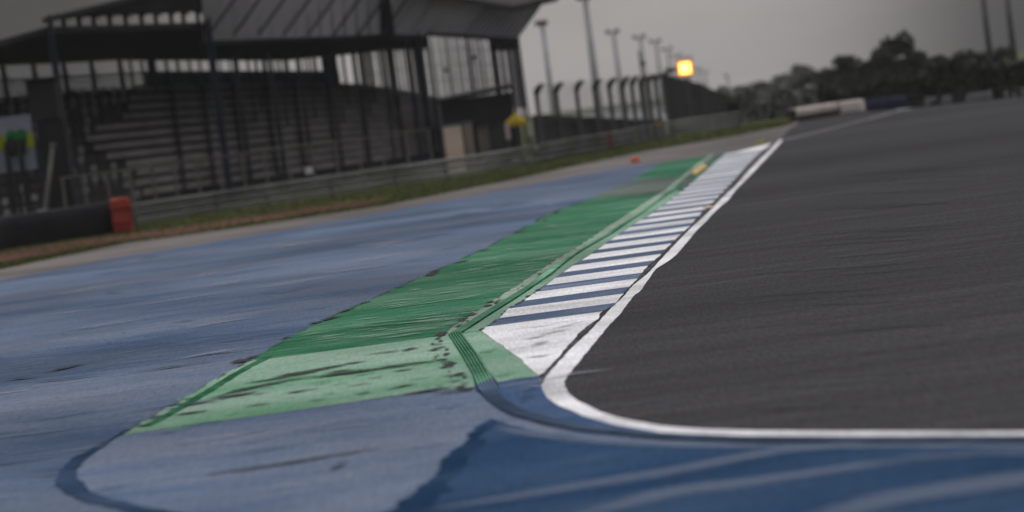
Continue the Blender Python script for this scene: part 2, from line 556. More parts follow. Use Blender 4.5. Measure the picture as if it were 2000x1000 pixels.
streaks = [([(800, 1010), (1000, 975), (1300, 926), (1450, 897), (1570, 879), (1800, 874), (2050, 880)], 0.36, 0.18),
           ([(1080, 1030), (1300, 968), (1450, 948), (1600, 926), (1830, 896), (2100, 880)], 0.42, 0.20),
           ([(1560, 1030), (1720, 985), (1850, 962), (2000, 940), (2200, 920)], 0.50, 0.6),
           ([(960, 836), (1060, 854), (1200, 868), (1360, 874), (1480, 877)], 0.16, 0.14),
           ([(1640, 908), (1760, 903), (1900, 893), (2100, 890)], 0.10, 0.1)]
STREAKS = streaks

# green panels
GL = [(1291, 319), (1262, 337), (1218, 362), (1185, 377), (1151, 390), (1110, 404), (1078, 416), (1040, 437), (1000, 458), (950, 485), (890, 512), (830, 539), (775, 562), (720, 588), (670, 609), (620, 632), (570, 658), (520, 684), (492, 704)]
GB = [(500, 706), (700, 680), (865, 658), (890, 655)]
GR = [(890, 655), (940, 649), (974, 626), (1024, 590), (1086, 546), (1153, 499), (1204, 463), (1250, 432), (1300, 400), (1346, 361), (1385, 328), (1416, 300), (1428, 298)]
sheet('green_runoff', [rag(GP(GL), 0.18, 0.09, 14, freq=2.2) + rag(GP(GB), 0.2, 0.012, 15) + GP(GR)], 0.012, M['green'])
sheet('scrubbed_patch', [rag(GP([(1160, 386), (1200, 368), (1240, 352), (1290, 348), (1345, 348), (1352, 352), (1330, 366), (1300, 377), (1250, 382)]), 0.5, 0.3, 3, freq=0.6)], 0.016, M['green_grey'])

# pale green panel
PL = [(492, 704), (455, 724), (420, 742), (375, 770), (330, 796), (280, 826), (232, 853)]
PB = [(232, 853), (420, 826), (600, 801), (760, 777), (920, 759), (965, 750), (1000, 744), (1054, 737)]
PR = [(1054, 737), (1020, 706), (998, 690), (968, 668), (940, 648), (890, 655)]
sheet('pale_green_runoff', [rag(GP(PL), 0.15, 0.05, 16, freq=3) + rag(GP(PB), 0.2, 0.02, 17) + rag(GP(PR), 0.15, 0.02, 18) + list(reversed(rag(GP(GB[:3]), 0.2, 0.012, 15)))], 0.016, M['green_pale'])

# the grooved seam that bounds the green on the left, and the loop in front of it


def ridge(bm, line, w, h, z0, mi=0):
    """low rounded ridge along a ground polyline"""
    n = len(line)
    prof = [(-0.5, 0), (-0.3, 0.75), (0, 1), (0.3, 0.75), (0.5, 0)]
    rows = []
    for i, p in enumerate(line):
        d = (line[min(i + 1, n - 1)] - line[max(i - 1, 0)]).normalized()
        nn = Vector((-d.y, d.x, 0))
        ww = w[i] if isinstance(w, list) else w
        rows.append([bm.verts.new(Vector((p.x, p.y, z0)) + nn * (a * ww) + Vector((0, 0, hh * h))) for a, hh in prof])
    for a, b_ in zip(rows, rows[1:]):
        for k in range(4):
            f = bm.faces.new((a[k], b_[k], b_[k + 1], a[k + 1]))
            f.material_index = mi


bm = bmesh.new()
ridge(bm, rag(GP([(523, 700), (480, 722), (440, 746), (405, 768), (370, 789), (330, 812), (285, 836)]), 0.2, 0.02, 21), 0.16, 0.02, 0.016)
tag(obj('seam_ridge', bm, M['green_dark'], smooth=True), kind='structure')
sheet('groove_shadow', [band([(250, 842), (205, 868), (165, 893), (142, 912), (133, 932), (142, 955), (175, 974), (225, 988), (300, 1003), (420, 1020)], 0.16, 0.26, 0, 31, 0.05)], 0.020, M['blue_line'])  # groove's shadow painted as a flat dark stroke

# kerb with blue and white stripes
PER = 5139.0
KL = [(940, 648), (974, 626), (992, 606), (1024, 589), (1046, 573), (1063, 562), (1083, 546), (1119, 521), (1153, 499.5), (1180, 480), (1204, 463), (1229, 446.5), (1250, 432), (1273, 419), (1288, 407.5), (1304, 397), (1316, 386.5), (1329, 376.5), (1338, 369.5), (1348, 361), (1372, 340), (1395, 320), (1416, 301), (1436, 298)]
KR = [(1060, 731), (1080, 712), (1116, 672), (1134, 650), (1168, 626), (1172, 614), (1200, 597.6), (1213, 581), (1227, 565.6), (1243, 549.6), (1253, 536), (1265.6, 522), (1277, 512), (1289.6, 500), (1308, 481), (1328, 461), (1345, 446), (1358, 430), (1371, 416), (1386, 403), (1405, 383), (1425, 362), (1445, 340), (1470, 312), (1490, 294), (1509, 280)]
kl = GP(KL)
kr = rag(GP(KR), 0.3, 0.025, 41, freq=2.5)


def at_depth(line, Y):
    for a, b_ in zip(line, line[1:]):
        if (a.y - Y) * (b_.y - Y) <= 0 and a.y != b_.y:
            return a.lerp(b_, (Y - a.y) / (b_.y - a.y))
    return None


bm = bmesh.new()
tri = [G(1052, 736), G(1036, 722), G(1020, 706), G(998, 690), G(968, 668)]
fill(bm, rag(tri, 0.15, 0.02, 18) + kl + list(reversed(kr)), 0.020, 0)
for n in range(1, 31):
    def depth(q):
        d = FWD * F - UP * (VH + PER / (q + 11.69))
        return d.y * (-H / d.z)
    y0, y1 = depth(n), depth(n + 0.42)
    a0, b0, a1, b1 = at_depth(kl, y0), at_depth(kr, y0), at_depth(kl, y1), at_depth(kr, y1)
    if None in (a0, b0, a1, b1):
        continue
    lo = rag([a0, b0], 0.2, 0.012, n)
    hi = rag([a1, b1], 0.2, 0.012, n + 90)
    right = [p for p in kr if y0 < p.y < y1]
    left = [p for p in kl if y0 < p.y < y1]
    fill(bm, lo + right + list(reversed(hi)) + list(reversed(left)), 0.024, 1)
kerb = tag(obj('kerb', bm, [M['white'], M['stripe_blue']]), kind='structure')

# white edge line of the track
WLl = [(1523, 273), (1505, 291), (1480, 316), (1455, 342), (1439, 361), (1419, 379), (1402, 396), (1389, 410), (1370, 428), (1346, 450), (1314, 483), (1278, 522), (1263, 537), (1237.5, 558), (1218, 580.5), (1194, 603), (1171, 628), (1148, 652), (1120, 678), (1096, 704), (1076, 726), (1064, 743), (1058, 760), (1068, 778), (1090, 795), (1140, 815), (1200, 832), (1290, 847), (1400, 853), (1550, 857), (1800, 857), (2200, 857), (3200, 850)]
WLr = [(1530, 273), (1510, 296), (1490, 317), (1465, 344), (1441, 368), (1424, 390), (1410, 402), (1393, 418), (1378, 435), (1362, 450), (1320, 499.5), (1284, 525), (1266, 547.5), (1252, 568), (1237.5, 580), (1215, 610), (1188, 640), (1156, 678), (1128, 712), (1109, 736), (1102, 750), (1108, 765), (1125, 782), (1160, 800), (1200, 815), (1260, 828), (1330, 837), (1400, 841), (1500, 843.5), (1800, 845), (2200, 845), (3200, 838)]
wl = rag(GP(WLl), 0.3, 0.012, 51, True, 2.5) + list(reversed(rag(GP(WLr), 0.22, 0.014, 52, True, 2.2)))
sheet('edge_line', [wl], 0.012, M['white'])
# asphalt seam between the kerb and the line
seam = [(1058, 752), (1070, 728), (1092, 703), (1118, 675), (1144, 650), (1168, 624), (1190, 603), (1215, 580), (1235, 558), (1260, 535), (1276, 520), (1312, 483), (1344, 450), (1368, 428), (1388, 409), (1417, 379), (1437, 361), (1453, 342), (1478, 316), (1503, 291)]
seam2 = [(1060, 731), (1080, 712), (1116, 672), (1134, 650), (1164, 624), (1200, 594), (1225, 568), (1253, 536), (1289, 500), (1328, 461), (1358, 430), (1386, 403), (1425, 362), (1470, 312), (1498, 290)]
sheet('seam_strip', [rag(GP(seam), 0.2, 0.02, 53) + list(reversed(rag(GP(seam2), 0.2, 0.03, 54)))], 0.0095, M['seam'])
# far edge line of the straight that bends away
FW = [(1530, 274), (1580, 262), (1640, 247), (1700, 232), (1745, 219), (1766, 214), (1758, 210), (1752, 209)]
bm = bmesh.new()
c_ = smooth_line(GP(FW), 5)
pl, pr = [], []
for i, p in enumerate(c_):
    d = (c_[min(i + 1, len(c_) - 1)] - c_[max(i - 1, 0)]).normalized()
    nn = Vector((-d.y, d.x, 0))
    w = 0.22 if i < 24 else 0.5
    pl.append(p + nn * w)
    pr.append(p - nn * w)
fill(bm, pl + pr[::-1], 0.012)
M['faint'] = plain('faded_line', (0.17, 0.165, 0.165), 0.6, 0.35, 0.7)
tag(obj('faded_line', bm, M['faint']), kind='structure')

# grooved ridges (ribs) running beside the kerb and round the corner
RBl = [(1400, 301), (1372, 322), (1310, 372), (1275, 398), (1240, 423), (1183, 460), (1147, 481), (1113, 503), (1065, 535), (1020, 568), (985, 589), (940, 617), (900, 642), (876, 657), (903, 700), (924, 737), (936, 765), (952, 785), (975, 803), (1000, 815), (1062, 833), (1128, 846), (1216, 855), (1300, 861), (1450, 867), (1700, 868), (2200, 866), (3200, 858)]
RBr = [(1408, 301), (1380, 322), (1319, 372), (1285, 395), (1250, 420), (1192, 460), (1154, 481), (1122, 501), (1072, 540), (1036, 566), (1003, 588), (960, 615), (922, 640), (902, 653), (934, 695), (955, 730), (965, 749), (985, 783), (1012, 799), (1040, 812), (1106, 829), (1172, 843), (1240, 850), (1300, 854), (1450, 860), (1700, 861.5), (2200, 860), (3200, 853)]
gl, gr = GP(RBl), GP(RBr)
glx = dens(gl, 0.5)


def pair_dens(a, b_, step):
    A, B = [], []
    for i in range(len(a) - 1):
        n = max(1, int((a[i + 1] - a[i]).length / step))
        for k in range(n):
            A.append(a[i].lerp(a[i + 1], k / n))
            B.append(b_[i].lerp(b_[i + 1], k / n))
    A.append(a[-1])
    B.append(b_[-1])
    return A, B


gl, gr = pair_dens(gl, gr, 0.4)
cut_y = G(945, 752).y
# find the index where green turns into blue paint, i.e. after the corner
corner = min(range(len(gl)), key=lambda i: (gl[i] - G(876, 657)).length)
cut = min(range(corner, len(gl)), key=lambda i: (gl[i] - G(930, 756)).length)
grey0 = 0
grey1 = min(range(len(gl)), key=lambda i: (gl[i] - G(1318, 366)).length)
bm = bmesh.new()
NR = 5
for seg, (i0, i1, mi) in enumerate(((0, grey1, 2), (grey1, cut, 0), (cut, len(gl) - 1, 1))):
    base_l, base_r = gl[i0:i1 + 1], gr[i0:i1 + 1]
    fill(bm, base_l + base_r[::-1], 0.024 if mi != 1 else 0.0245, mi)
    for k in range(NR):
        t0 = (k + 0.5) / NR
        line = [a.lerp(b_, t0) for a, b_ in zip(base_l, base_r)]
        w = [(a - b_).length / NR * 0.8 for a, b_ in zip(base_l, base_r)]
        ridge(bm, line, w, 0.016, 0.0255, mi)
    if i1 > corner:
        for k in range(NR):
            t0 = (k + 0.5) / NR
            line = [a.lerp(b_, t0) for a, b_ in zip(base_l, base_r)]
            wpx = [(a - b_).length / NR * 0.30 for a, b_ in zip(base_l, base_r)]
            ridge(bm, line, wpx, 0.014, 0.031, 3 if mi == 0 else 4)  # pale crest line painted as the light along each ridge
tag(obj('kerb_ridges', bm, [M['green_dark'], M['blue_line'], M['green_grey'], M['rib_pale'], M['rib_blue']], smooth=False), kind='structure')

# worn pale margin on the left of the ridges
WM = [(866, 656), (890, 636), (930, 612), (975, 582), (1010, 560), (1055, 530), (1100, 500), (1138, 478), (1175, 452), (1213, 428), (1235, 413), (1268, 392), (1300, 371), (1360, 322), (1388, 302)]
WM2 = [(1396, 302), (1370, 322), (1308, 372), (1273, 398), (1238, 423), (1181, 460), (1145, 481), (1111, 503), (1063, 535), (1018, 568), (983, 589), (938, 617), (898, 642), (874, 657)]
sheet('worn_margin', [rag(GP(WM), 0.2, 0.06, 61, freq=2) + rag(GP(WM2), 0.4, 0.01, 62)], 0.0165, M['green_worn'])
# pale strip between ridges and stripes
WS = [(904, 652), (924, 640), (962, 615), (1005, 588), (1038, 566), (1074, 540), (1124, 501), (1156, 481), (1194, 460), (1252, 420), (1287, 395), (1320, 372)]
WS2 = [(1330, 374), (1304, 396), (1272, 418), (1204, 462), (1153, 498), (1118, 520), (1083, 545), (1046, 572), (1024, 588), (992, 605), (974, 625), (940, 648)]
sheet('pale_margin', [GP(WS) + rag(GP(WS2), 0.2, 0.015, 63)], 0.0170, M['green_pale'])

def px_line(lst, x):
    for a, b_ in zip(lst, lst[1:]):
        if a[0] <= x <= b_[0]:
            return a[1] + (b_[1] - a[1]) * (x - a[0]) / (b_[0] - a[0])
    return lst[-1][1]


# tyre marks, chipped paint and bare asphalt: slivers lying on the paint
bm = bmesh.new()
RM = random.Random(3)


def sliver(px0, px1, wpx, n=1, spread=0.0, z=0.028, mi=0, wide=1.25):
    """one feathered mark between two photo points, about wpx pixels tall"""
    fl = bm.verts.layers.float.get('fade') or bm.verts.layers.float.new('fade')
    K = max(6, int(abs(px1[0] - px0[0]) / 12))
    wpx = (wpx + spread * 0.5) * wide
    zz = z + RM.uniform(0, 0.004)
    rows = []
    ph = RM.uniform(0, 100)
    for k in range(K + 1):
        t = k / K
        e = math.sin(math.pi * t) ** 0.6 if 0 < t < 1 else 0.0
        x, y = px0[0] + (px1[0] - px0[0]) * t, px0[1] + (px1[1] - px0[1]) * t
        y += mnoise.noise(Vector((ph + t * 4, 0, 0))) * wpx * 0.25
        row = []
        for o, f in ((-1, 0.0), (-0.45, 0.75), (0, 1.0), (0.45, 0.75), (1, 0.0)):
            v = bm.verts.new(G(x, y + o * wpx / 2 * (0.08 + 0.92 * e ** 1.8), zz))
            v[fl] = f * e
            row.append(v)
        rows.append(row)
    for a_, b2 in zip(rows, rows[1:]):
        for k in range(4):
            f = bm.faces.new((a_[k], a_[k + 1], b2[k + 1], b2[k]))
            f.normal_update()
            if f.normal.z < 0:
                f.normal_flip()
            f.material_index = mi


# two long skid marks over the pale green
sliver((452, 754), (720, 703), 9); sliver((520, 738), (690, 709), 5); sliver((610, 722), (735, 701), 4)
sliver((395, 778), (560, 742), 9); sliver((430, 768), (640, 728), 8); sliver((520, 748), (860, 704), 6); sliver((600, 733), (730, 716), 5)
sliver((390, 783), (520, 762), 7); sliver((620, 735), (770, 716), 7); sliver((700, 722), (890, 700), 6)
sliver((740, 763), (832, 744), 4); sliver((770, 771), (905, 752), 4); sliver((830, 772), (935, 758), 5)
sliver((775, 686), (825, 676), 6); sliver((700, 694), (800, 682), 3); sliver((540, 770), (640, 755), 3)
sliver((300, 803), (440, 778), 5); sliver((330, 812), (420, 798), 4)
for k in range(36):
    x = RM.uniform(380, 900)
    y = RM.uniform(735 - (x - 500) * 0.11, 800 - (x - 500) * 0.13) if x > 500 else RM.uniform(790 - (x - 380) * 0.3, 815 - (x - 380) * 0.14)
    w = RM.uniform(14, 70)
    sliver((x, y), (x + w, y - w * 0.14), RM.uniform(0.8, 2.6))
# a dotted seam in the pale green
for k in range(9):
    t = RM.random()
    x, y = 842 + 46 * t + RM.uniform(-4, 4), 664 + 92 * t
    sliver((x - 3, y), (x + RM.uniform(2, 8), y - 1), RM.uniform(1.5, 5))
sliver((846, 697), (856, 695), 6)
# rubber over the near blue panel
sliver((350, 933), (560, 903), 4); sliver((430, 925), (705, 880), 5); sliver((560, 902), (770, 870), 4); sliver((635, 915), (690, 902), 12)
sliver((70, 730), (190, 704), 5); sliver((20, 752), (240, 726), 3); sliver((200, 736), (440, 700), 3); sliver((0, 742), (90, 734), 3)
for k in range(60):
    x, y = RM.uniform(0, 500), RM.uniform(600, 900)
    sliver((x, y), (x + RM.uniform(2, 12), y - 1), RM.uniform(0.6, 2))
tag(obj('tyre_marks', bm, M['rubber_mark']), kind='structure')

bm = bmesh.new()
# chips along the left seam of the green
for (x, y, w, h) in ((440, 708, 46, 9), (478, 700, 30, 6), (596, 632, 30, 6), (618, 625, 42, 8), (650, 610, 46, 5), (700, 592, 26, 4), (822, 536, 26, 8), (835, 531, 22, 5),
                     (878, 514, 40, 3), (930, 490, 26, 3), (545, 660, 26, 3), (1044, 432, 12, 5), (1054, 430, 12, 4), (1078, 415, 9, 6), (1000, 455, 26, 2.5), (318, 793, 34, 5), (350, 780, 26, 3), (255, 832, 30, 6), (285, 818, 40, 6), (745, 572, 22, 3), (770, 562, 20, 3)):
    for k in range(2):
        xx = x + RM.uniform(-4, 4)
        sliver((xx, y + RM.uniform(-h, h) * 0.25 + w * 0.05), (xx + w * RM.uniform(0.9, 1.4), y - w * 0.22 + RM.uniform(-h, h) * 0.25), h * RM.uniform(0.35, 0.7))
# thin dark seam itself
for a, b_ in zip(GL[4:], GL[5:]):
    sliver((a[0] - 2, a[1] - 1), (b_[0] - 4, b_[1] - 1), 1.6)
for a, b_ in zip(PL, PL[1:]):
    sliver((a[0] - 4, a[1] - 1), (b_[0] - 4, b_[1]), 2.6)
# chips on the left of the ridges
for a, b_ in zip(RBl[6:13], RBl[7:14]):
    n = 3 if a[0] > 1010 else 6
    for k in range(n):
        t = RM.random()
        x, y = a[0] + (b_[0] - a[0]) * t - RM.uniform(2, 16), a[1] + (b_[1] - a[1]) * t - RM.uniform(0, 5)
        w = RM.uniform(10, 34) * (0.45 if a[0] > 1010 else 1)
        sliver((x - w, y + w * 0.14), (x, y), RM.uniform(2, 6) * (0.5 if a[0] > 1010 else 1))
for a, b_ in zip(RBl[13:16], RBl[14:17]):
    for k in range(9):
        t = RM.random()
        x, y = a[0] + (b_[0] - a[0]) * t - RM.uniform(3, 26), a[1] + (b_[1] - a[1]) * t
        w = RM.uniform(10, 42)
        sliver((x - w, y + w * 0.12), (x, y), RM.uniform(1.5, 6))
# chips on the right of the pale strip
for a, b_ in zip(KL[:5], KL[1:6]):
    for k in range(4):
        t = RM.random()
        x, y = a[0] + (b_[0] - a[0]) * t, a[1] + (b_[1] - a[1]) * t
        w = RM.uniform(8, 18)
        sliver((x - w, y + w * 0.12), (x - 2, y), RM.uniform(2, 5))
tag(obj('paint_chips', bm, M['chip']), kind='structure')

# pale scratches across the green, greener dabs on the pale panel
bm = bmesh.new()
glr = sorted([(q[1], q[0]) for q in GL])
grr = sorted([(q[1], q[0]) for q in GR])
for k in range(150):
    y = 330 + 345 * RM.random() ** 0.8
    x0, x1 = px_line(glr, y), px_line(grr, y)
    w = (x1 - x0) * RM.uniform(0.12, 0.5)
    x = RM.uniform(x0, x1 - w)
    if y - w * 0.13 < 330:
        continue
    sliver((x, y), (x + w, y - w * RM.uniform(0.10, 0.13)), RM.uniform(0.8, 2.6) * (0.4 + y / 900))
tag(obj('pale_scratches', bm, M['scratch']), kind='structure')
bm = bmesh.new()
sliver((310, 838), (470, 808), 14); sliver((420, 815), (480, 802), 8); sliver((640, 752), (690, 744), 6); sliver((560, 768), (600, 760), 5)
sliver((955, 735), (1020, 722), 14); sliver((925, 690), (990, 675), 9); sliver((980, 742), (1050, 732), 9); sliver((790, 742), (850, 733), 5); sliver((300, 846), (380, 830), 8)
tag(obj('green_dabs', bm, M['green_dab']), kind='structure')

# faint rubber and dust streaks on the asphalt
bm = bmesh.new()
for k in range(46):
    y = RM.uniform(330, 825)
    x0 = px_line(sorted([(q[1], q[0]) for q in WLr[:26]]), y) + 70
    w = RM.uniform(180, 620)
    x = RM.uniform(x0, max(x0 + 20, 1980 - w))
    y1 = y - w * RM.uniform(0.035, 0.09)
    sliver((x, y), (x + w, y1), RM.uniform(1.5, 8) * (0.4 + y / 1000), z=0.008, mi=0 if k % 3 else 1)
M['rubber_streak'] = mark('rubber_streak', (0.024, 0.023, 0.024), 5, 0.4, 0.6)
M['dust_streak'] = mark('dust_streak', (0.10, 0.098, 0.10), 6, 0.4, 0.45, 0.33)
tag(obj('rubber_streaks', bm, [M['rubber_streak'], M['dust_streak']]), kind='structure')

# grey scuffs over the white triangle
bm = bmesh.new()
sliver((1010, 666), (1090, 648), 5, 10, 3); sliver((1040, 655), (1130, 640), 4, 10, 3); sliver((1030, 676), (1080, 664), 8, 8, 5); sliver((1060, 646), (1165, 622), 2.5, 14, 4)
sliver((960, 650), (1160, 620), 1.0, 20, 8); sliver((1010, 700), (1090, 690), 1.5, 10, 8)
tag(obj('scuff_marks', bm, M['smudge']), kind='structure')

# pale washed streaks over the deep blue
bm = bmesh.new()
fl = bm.verts.layers.float.new('fade')
for p_, w0, w1 in STREAKS:
    c_ = smooth_line(GP(p_), 8)
    n = len(c_)
    rows = []
    for i, p in enumerate(c_):
        t = i / (n - 1)
        e = math.sin(math.pi * (0.03 + 0.94 * t)) ** 0.5
        w = (w0 + (w1 - w0) * t) * 2.3 * (0.5 + 0.5 * e)
        d = (c_[min(i + 1, n - 1)] - c_[max(i - 1, 0)]).normalized()
        nn = Vector((-d.y, d.x, 0))
        row = []
        for o, f in ((-1, 0), (-0.5, 0.6), (-0.15, 1), (0.15, 1), (0.5, 0.6), (1, 0)):
            q = p + nn * (o * w / 2)
            v = bm.verts.new((q.x, q.y, 0.021))
            v[fl] = f * min(1, e * 1.2)
            row.append(v)
        rows.append(row)
    for r0, r1 in zip(rows, rows[1:]):
        for k in range(5):
            f = bm.faces.new((r0[k], r1[k], r1[k + 1], r0[k + 1]))
            f.normal_update()
            if f.normal.z < 0:
                f.normal_flip()
tag(obj('paint_streaks', bm, M['wash']), kind='structure')

# dabs of thicker and thinner blue paint over the run-off
for nm, mat_, cnt in (('paint_dabs', 'dab', 90), ('worn_paint', 'pale_dab', 60)):
    bm = bmesh.new()
    for k in range(cnt):
        x, y = RM.uniform(-150, 1150), RM.uniform(340, 990)
        if y < px_line(E2, max(-600, x)) + 8:
            continue
        if 640 < y and x > 235 + (852 - y) * 1.35 and y < 860 - (x - 235) * 0.14:
            continue
        if y < 700 and x > px_line(sorted([(q[1], q[0]) for q in GL]), y) - 30:
            continue
        if y > 860 and x > 860 - (y - 860):
            continue
        w = RM.uniform(60, 320)
        if y < 700:
            w = min(w, px_line(sorted([(q[1], q[0]) for q in GL]), y) - 20 - x)
        if w < 20:
            continue
        sliver((x, y), (x + w, y - w * RM.uniform(0.12, 0.17)), RM.uniform(2, 11))
    if mat_ == 'dab':
        sliver((1002, 782), (1056, 760), 22); sliver((1012, 770), (1060, 748), 18); sliver((1000, 786), (1050, 772), 12)
    tag(obj(nm, bm, M[mat_]), kind='structure')

# concrete hardstanding behind the barrier
M['concrete'] = plain('pale_concrete', (0.20, 0.198, 0.195), 0.9, 0.2, 0.08, spec=0)
hs = [Vector((3, 170, 0)), Vector((19, 203, 0)), Vector((36, 300, 0)), Vector((64, 520, 0)), Vector((110, 900, 0)), Vector((20, 900, 0)), Vector((10, 300, 0))]
sheet('hardstanding', [hs], 0.006, M['concrete'])

# ------------------------------------------------------------------ verge grass
bm = bmesh.new()
RG = random.Random(11)
e1 = dens(GP(E1), 1.0)
BARBASE = [(-250, 545), (0, 489), (225, 456), (260, 440), (500, 405), (700, 375), (900, 345), (1000, 328), (1100, 307), (1200, 290), (1290, 270), (1400, 254), (1445, 246), (1550, 236)]
bb = GP(BARBASE)
dt, db = GP(DT), GP(DB)


def lerp_line(line, t):
    i = min(int(t * (len(line) - 1)), len(line) - 2)
    return line[i].lerp(line[i + 1], t * (len(line) - 1) - i)


DBr = sorted(DB)
for k in range(26000):
    x = RG.uniform(-200, 1550)
    y0, y1 = px_line(BARBASE, x), px_line(E1, x)
    y = y0 + (y1 - y0) * RG.random()
    if x < 760:
        d0, d1 = px_line(DT, x), px_line(DBr, x)
        if d0 < y < d1 and RG.random() < 0.9:
            continue
    p = G(x, y)
    h = RG.uniform(0.04, 0.13)
    a = RG.uniform(0, math.pi)
    w = RG.uniform(0.02, 0.05)
    s = Vector((math.cos(a) * w, math.sin(a) * w, 0))
    lean = Vector((RG.uniform(-0.05, 0.05), RG.uniform(-0.05, 0.05), h))
    bm.faces.new((bm.verts.new(p - s), bm.verts.new(p + s), bm.verts.new(p + lean)))
tag(obj('grass', bm, M['grass']), kind='stuff')

# ------------------------------------------------------------------ guardrail
GB_PX = [(262, 440), (400, 420), (500, 405), (600, 390), (700, 375), (800, 360), (900, 345), (1000, 328), (1100, 307), (1200, 290), (1290, 270), (1345, 261), (1400, 254), (1445, 246)]
gline = smooth_line(GP(GB_PX), 4)
gr_t = thing('guardrail', gline[0], 'long grey triple steel guardrail curving along the grass below the grandstand', 'guardrail')


def rail_bm(z0, hh):
    bm = bmesh.new()
    prof = [(0.0, 0.0), (-0.10, 0.14), (-0.10, 0.28), (0.02, 0.44), (0.02, 0.56), (-0.10, 0.72), (-0.10, 0.86), (0.0, 1.0)]
    rows = []
    for i, p in enumerate(gline):
        d = (gline[min(i + 1, len(gline) - 1)] - gline[max(i - 1, 0)]).normalized()
        nn = Vector((-d.y, d.x, 0))
        rows.append([bm.verts.new(p + nn * a + Vector((0, 0, z0 + q * hh))) for a, q in prof])
    for a, b_ in zip(rows, rows[1:]):
        for k in range(len(prof) - 1):
            bm.faces.new((a[k], b_[k], b_[k + 1], a[k + 1]))
    bmesh.ops.solidify(bm, geom=bm.faces[:], thickness=0.02)
    return bm


for k in range(3):
    obj('rail', rail_bm(0.09 + k * 0.375, 0.245), M['steel'], gr_t)
L = 0.0
for a, b_ in zip(gline, gline[1:]):
    pass
pts = dens(gline, 2.0)
nextd, acc = 0.0, 0.0
for a, b_ in zip(pts, pts[1:]):
    if acc >= nextd:
        bm = bmesh.new()
        d = (b_ - a).normalized()
        nn = Vector((-d.y, d.x, 0))
        box(bm, a + nn * 0.09 + Vector((0, 0, 0.58)), (0.14, 0.12, 1.16), math.atan2(d.y, d.x))
        obj('post', bm, M['post'], gr_t)
        nextd += 4.0
    acc += (b_ - a).length

# belt-covered tyre wall on the left
TW = [(-160, 523), (-60, 502), (0, 489), (60, 480), (120, 471), (180, 462), (222, 456)]
tl = GP(TW)
tw = thing('tyre_wall', tl[3], 'long black belt-covered tyre wall left of the red block', 'tyre wall')
tline = dens(smooth_line(tl, 3), 0.35)
bm = bmesh.new()
rows = []
for i, p in enumerate(tline):
    d = (tline[min(i + 1, len(tline) - 1)] - tline[max(i - 1, 0)]).normalized()
    nn = Vector((-d.y, d.x, 0))
    bul = 0.05 * abs(math.sin(i * 0.9))
    prof = [(-0.30 - bul, 0.0), (-0.36 - bul, 0.4), (-0.34 - bul, 1.0), (-0.28, 1.42), (-0.1, 1.5), (0.5, 1.5), (0.7, 1.3), (0.7, 0)]
    rows.append([bm.verts.new(p + nn * a + Vector((0, 0, z))) for a, z in prof])
for a, b_ in zip(rows, rows[1:]):
    for k in range(7):
        bm.faces.new((a[k], b_[k], b_[k + 1], a[k + 1]))
bm.faces.new(rows[0]); bm.faces.new(rows[-1][::-1])
obj('belt_cover', bm, M['black'], tw, True)
for z in (0.45, 0.95):
    bm = bmesh.new()
    tube(bm, [p + Vector((-0.02, -0.42, z)) for p in tline], 0.025, 6)
    obj('strap', bm, M['dark'], tw)


def ground_box(name, x0, x1, yb, yt, depth, mat, label, cat, bev=0.03, dz=None, parts=None):
    """upright block whose front foot spans photo x0..x1 at base row yb, top row yt (rows at the middle)"""
    xm = (x0 + x1) / 2
    c = G(xm, yb)
    D = c.y
    w = abs((x1 - x0) * CR) * D / F
    h = (yb - yt) / CR * D / F
    t = thing(name, (c.x, c.y, 0), label, cat)
    return t, c, w, h


t, c, w, h = ground_box('safety_block', 221, 259, 455, 388, 1, None, 'upright red padded block between the black tyre wall and the guardrail', 'barrier block')
bm = bmesh.new()
box(bm, c + Vector((0, 0.45, h / 2)), (w, 0.9, h), 0.15, bev=0.06)
bmesh.ops.subdivide_edges(bm, edges=bm.edges[:], cuts=3, use_grid_fill=True)
for v in bm.verts:
    v.co += Vector((mnoise.noise(v.co * 2.3), mnoise.noise(v.co * 2.3 + Vector((5, 0, 0))), mnoise.noise(v.co * 2 + Vector((9, 0, 0))))) * 0.09
obj('cover', bm, M['red'], t, True)
M['strap'] = plain('dull_red_strap', (0.20, 0.03, 0.02))
for zz in (0.3, 0.72):
    bm = bmesh.new()
    box(bm, c + Vector((0, 0.45, h * zz)), (w + 0.12, 1.04, 0.05), 0.15)
    obj('strap', bm, M['strap'], t)

# small white sign on the tyre wall with its leaning pole
c = P(84, 421, G(84, 470).y - 0.6)
t = thing('marker_board', (c.x, c.y, c.z - 0.3), 'small white square board hung on the black tyre wall', 'sign')
s = c.y / F
bm = bmesh.new()
box(bm, c, (20 * s, 0.05, 23 * s), bev=0.01)
obj('panel', bm, M['sign_white'], t)
bm = bmesh.new()
for k in range(3):
    box(bm, c + Vector((0, -0.035, (k - 1) * 6 * s)), (12 * s, 0.02, 2.4 * s))
obj('lettering', bm, M['hut_grey'], t)
bm = bmesh.new()
box(bm, c + Vector((0, 0.1, 10 * s)), (5 * s, 0.2, 3 * s))
obj('bracket', bm, M['post'], t)
D = G(84, 470).y + 1.6
a, b_ = P(88, 412, D), P(103, 285, D)
t = thing('stay_pole', (a.x, a.y, 0), 'pale grey pole leaning right above the small white board', 'pole')
bm = bmesh.new()
g0 = a + (a - b_) * 0.62
tube(bm, [Vector((g0.x, g0.y, max(0, g0.z))), a, b_], 0.11)
obj('shaft', bm, M['hut_grey'], t, True)
bm = bmesh.new()
tube(bm, [b_, b_ + Vector((0.05, 0, 0.14))], 0.16)
obj('cap', bm, M['hut_grey'], t)

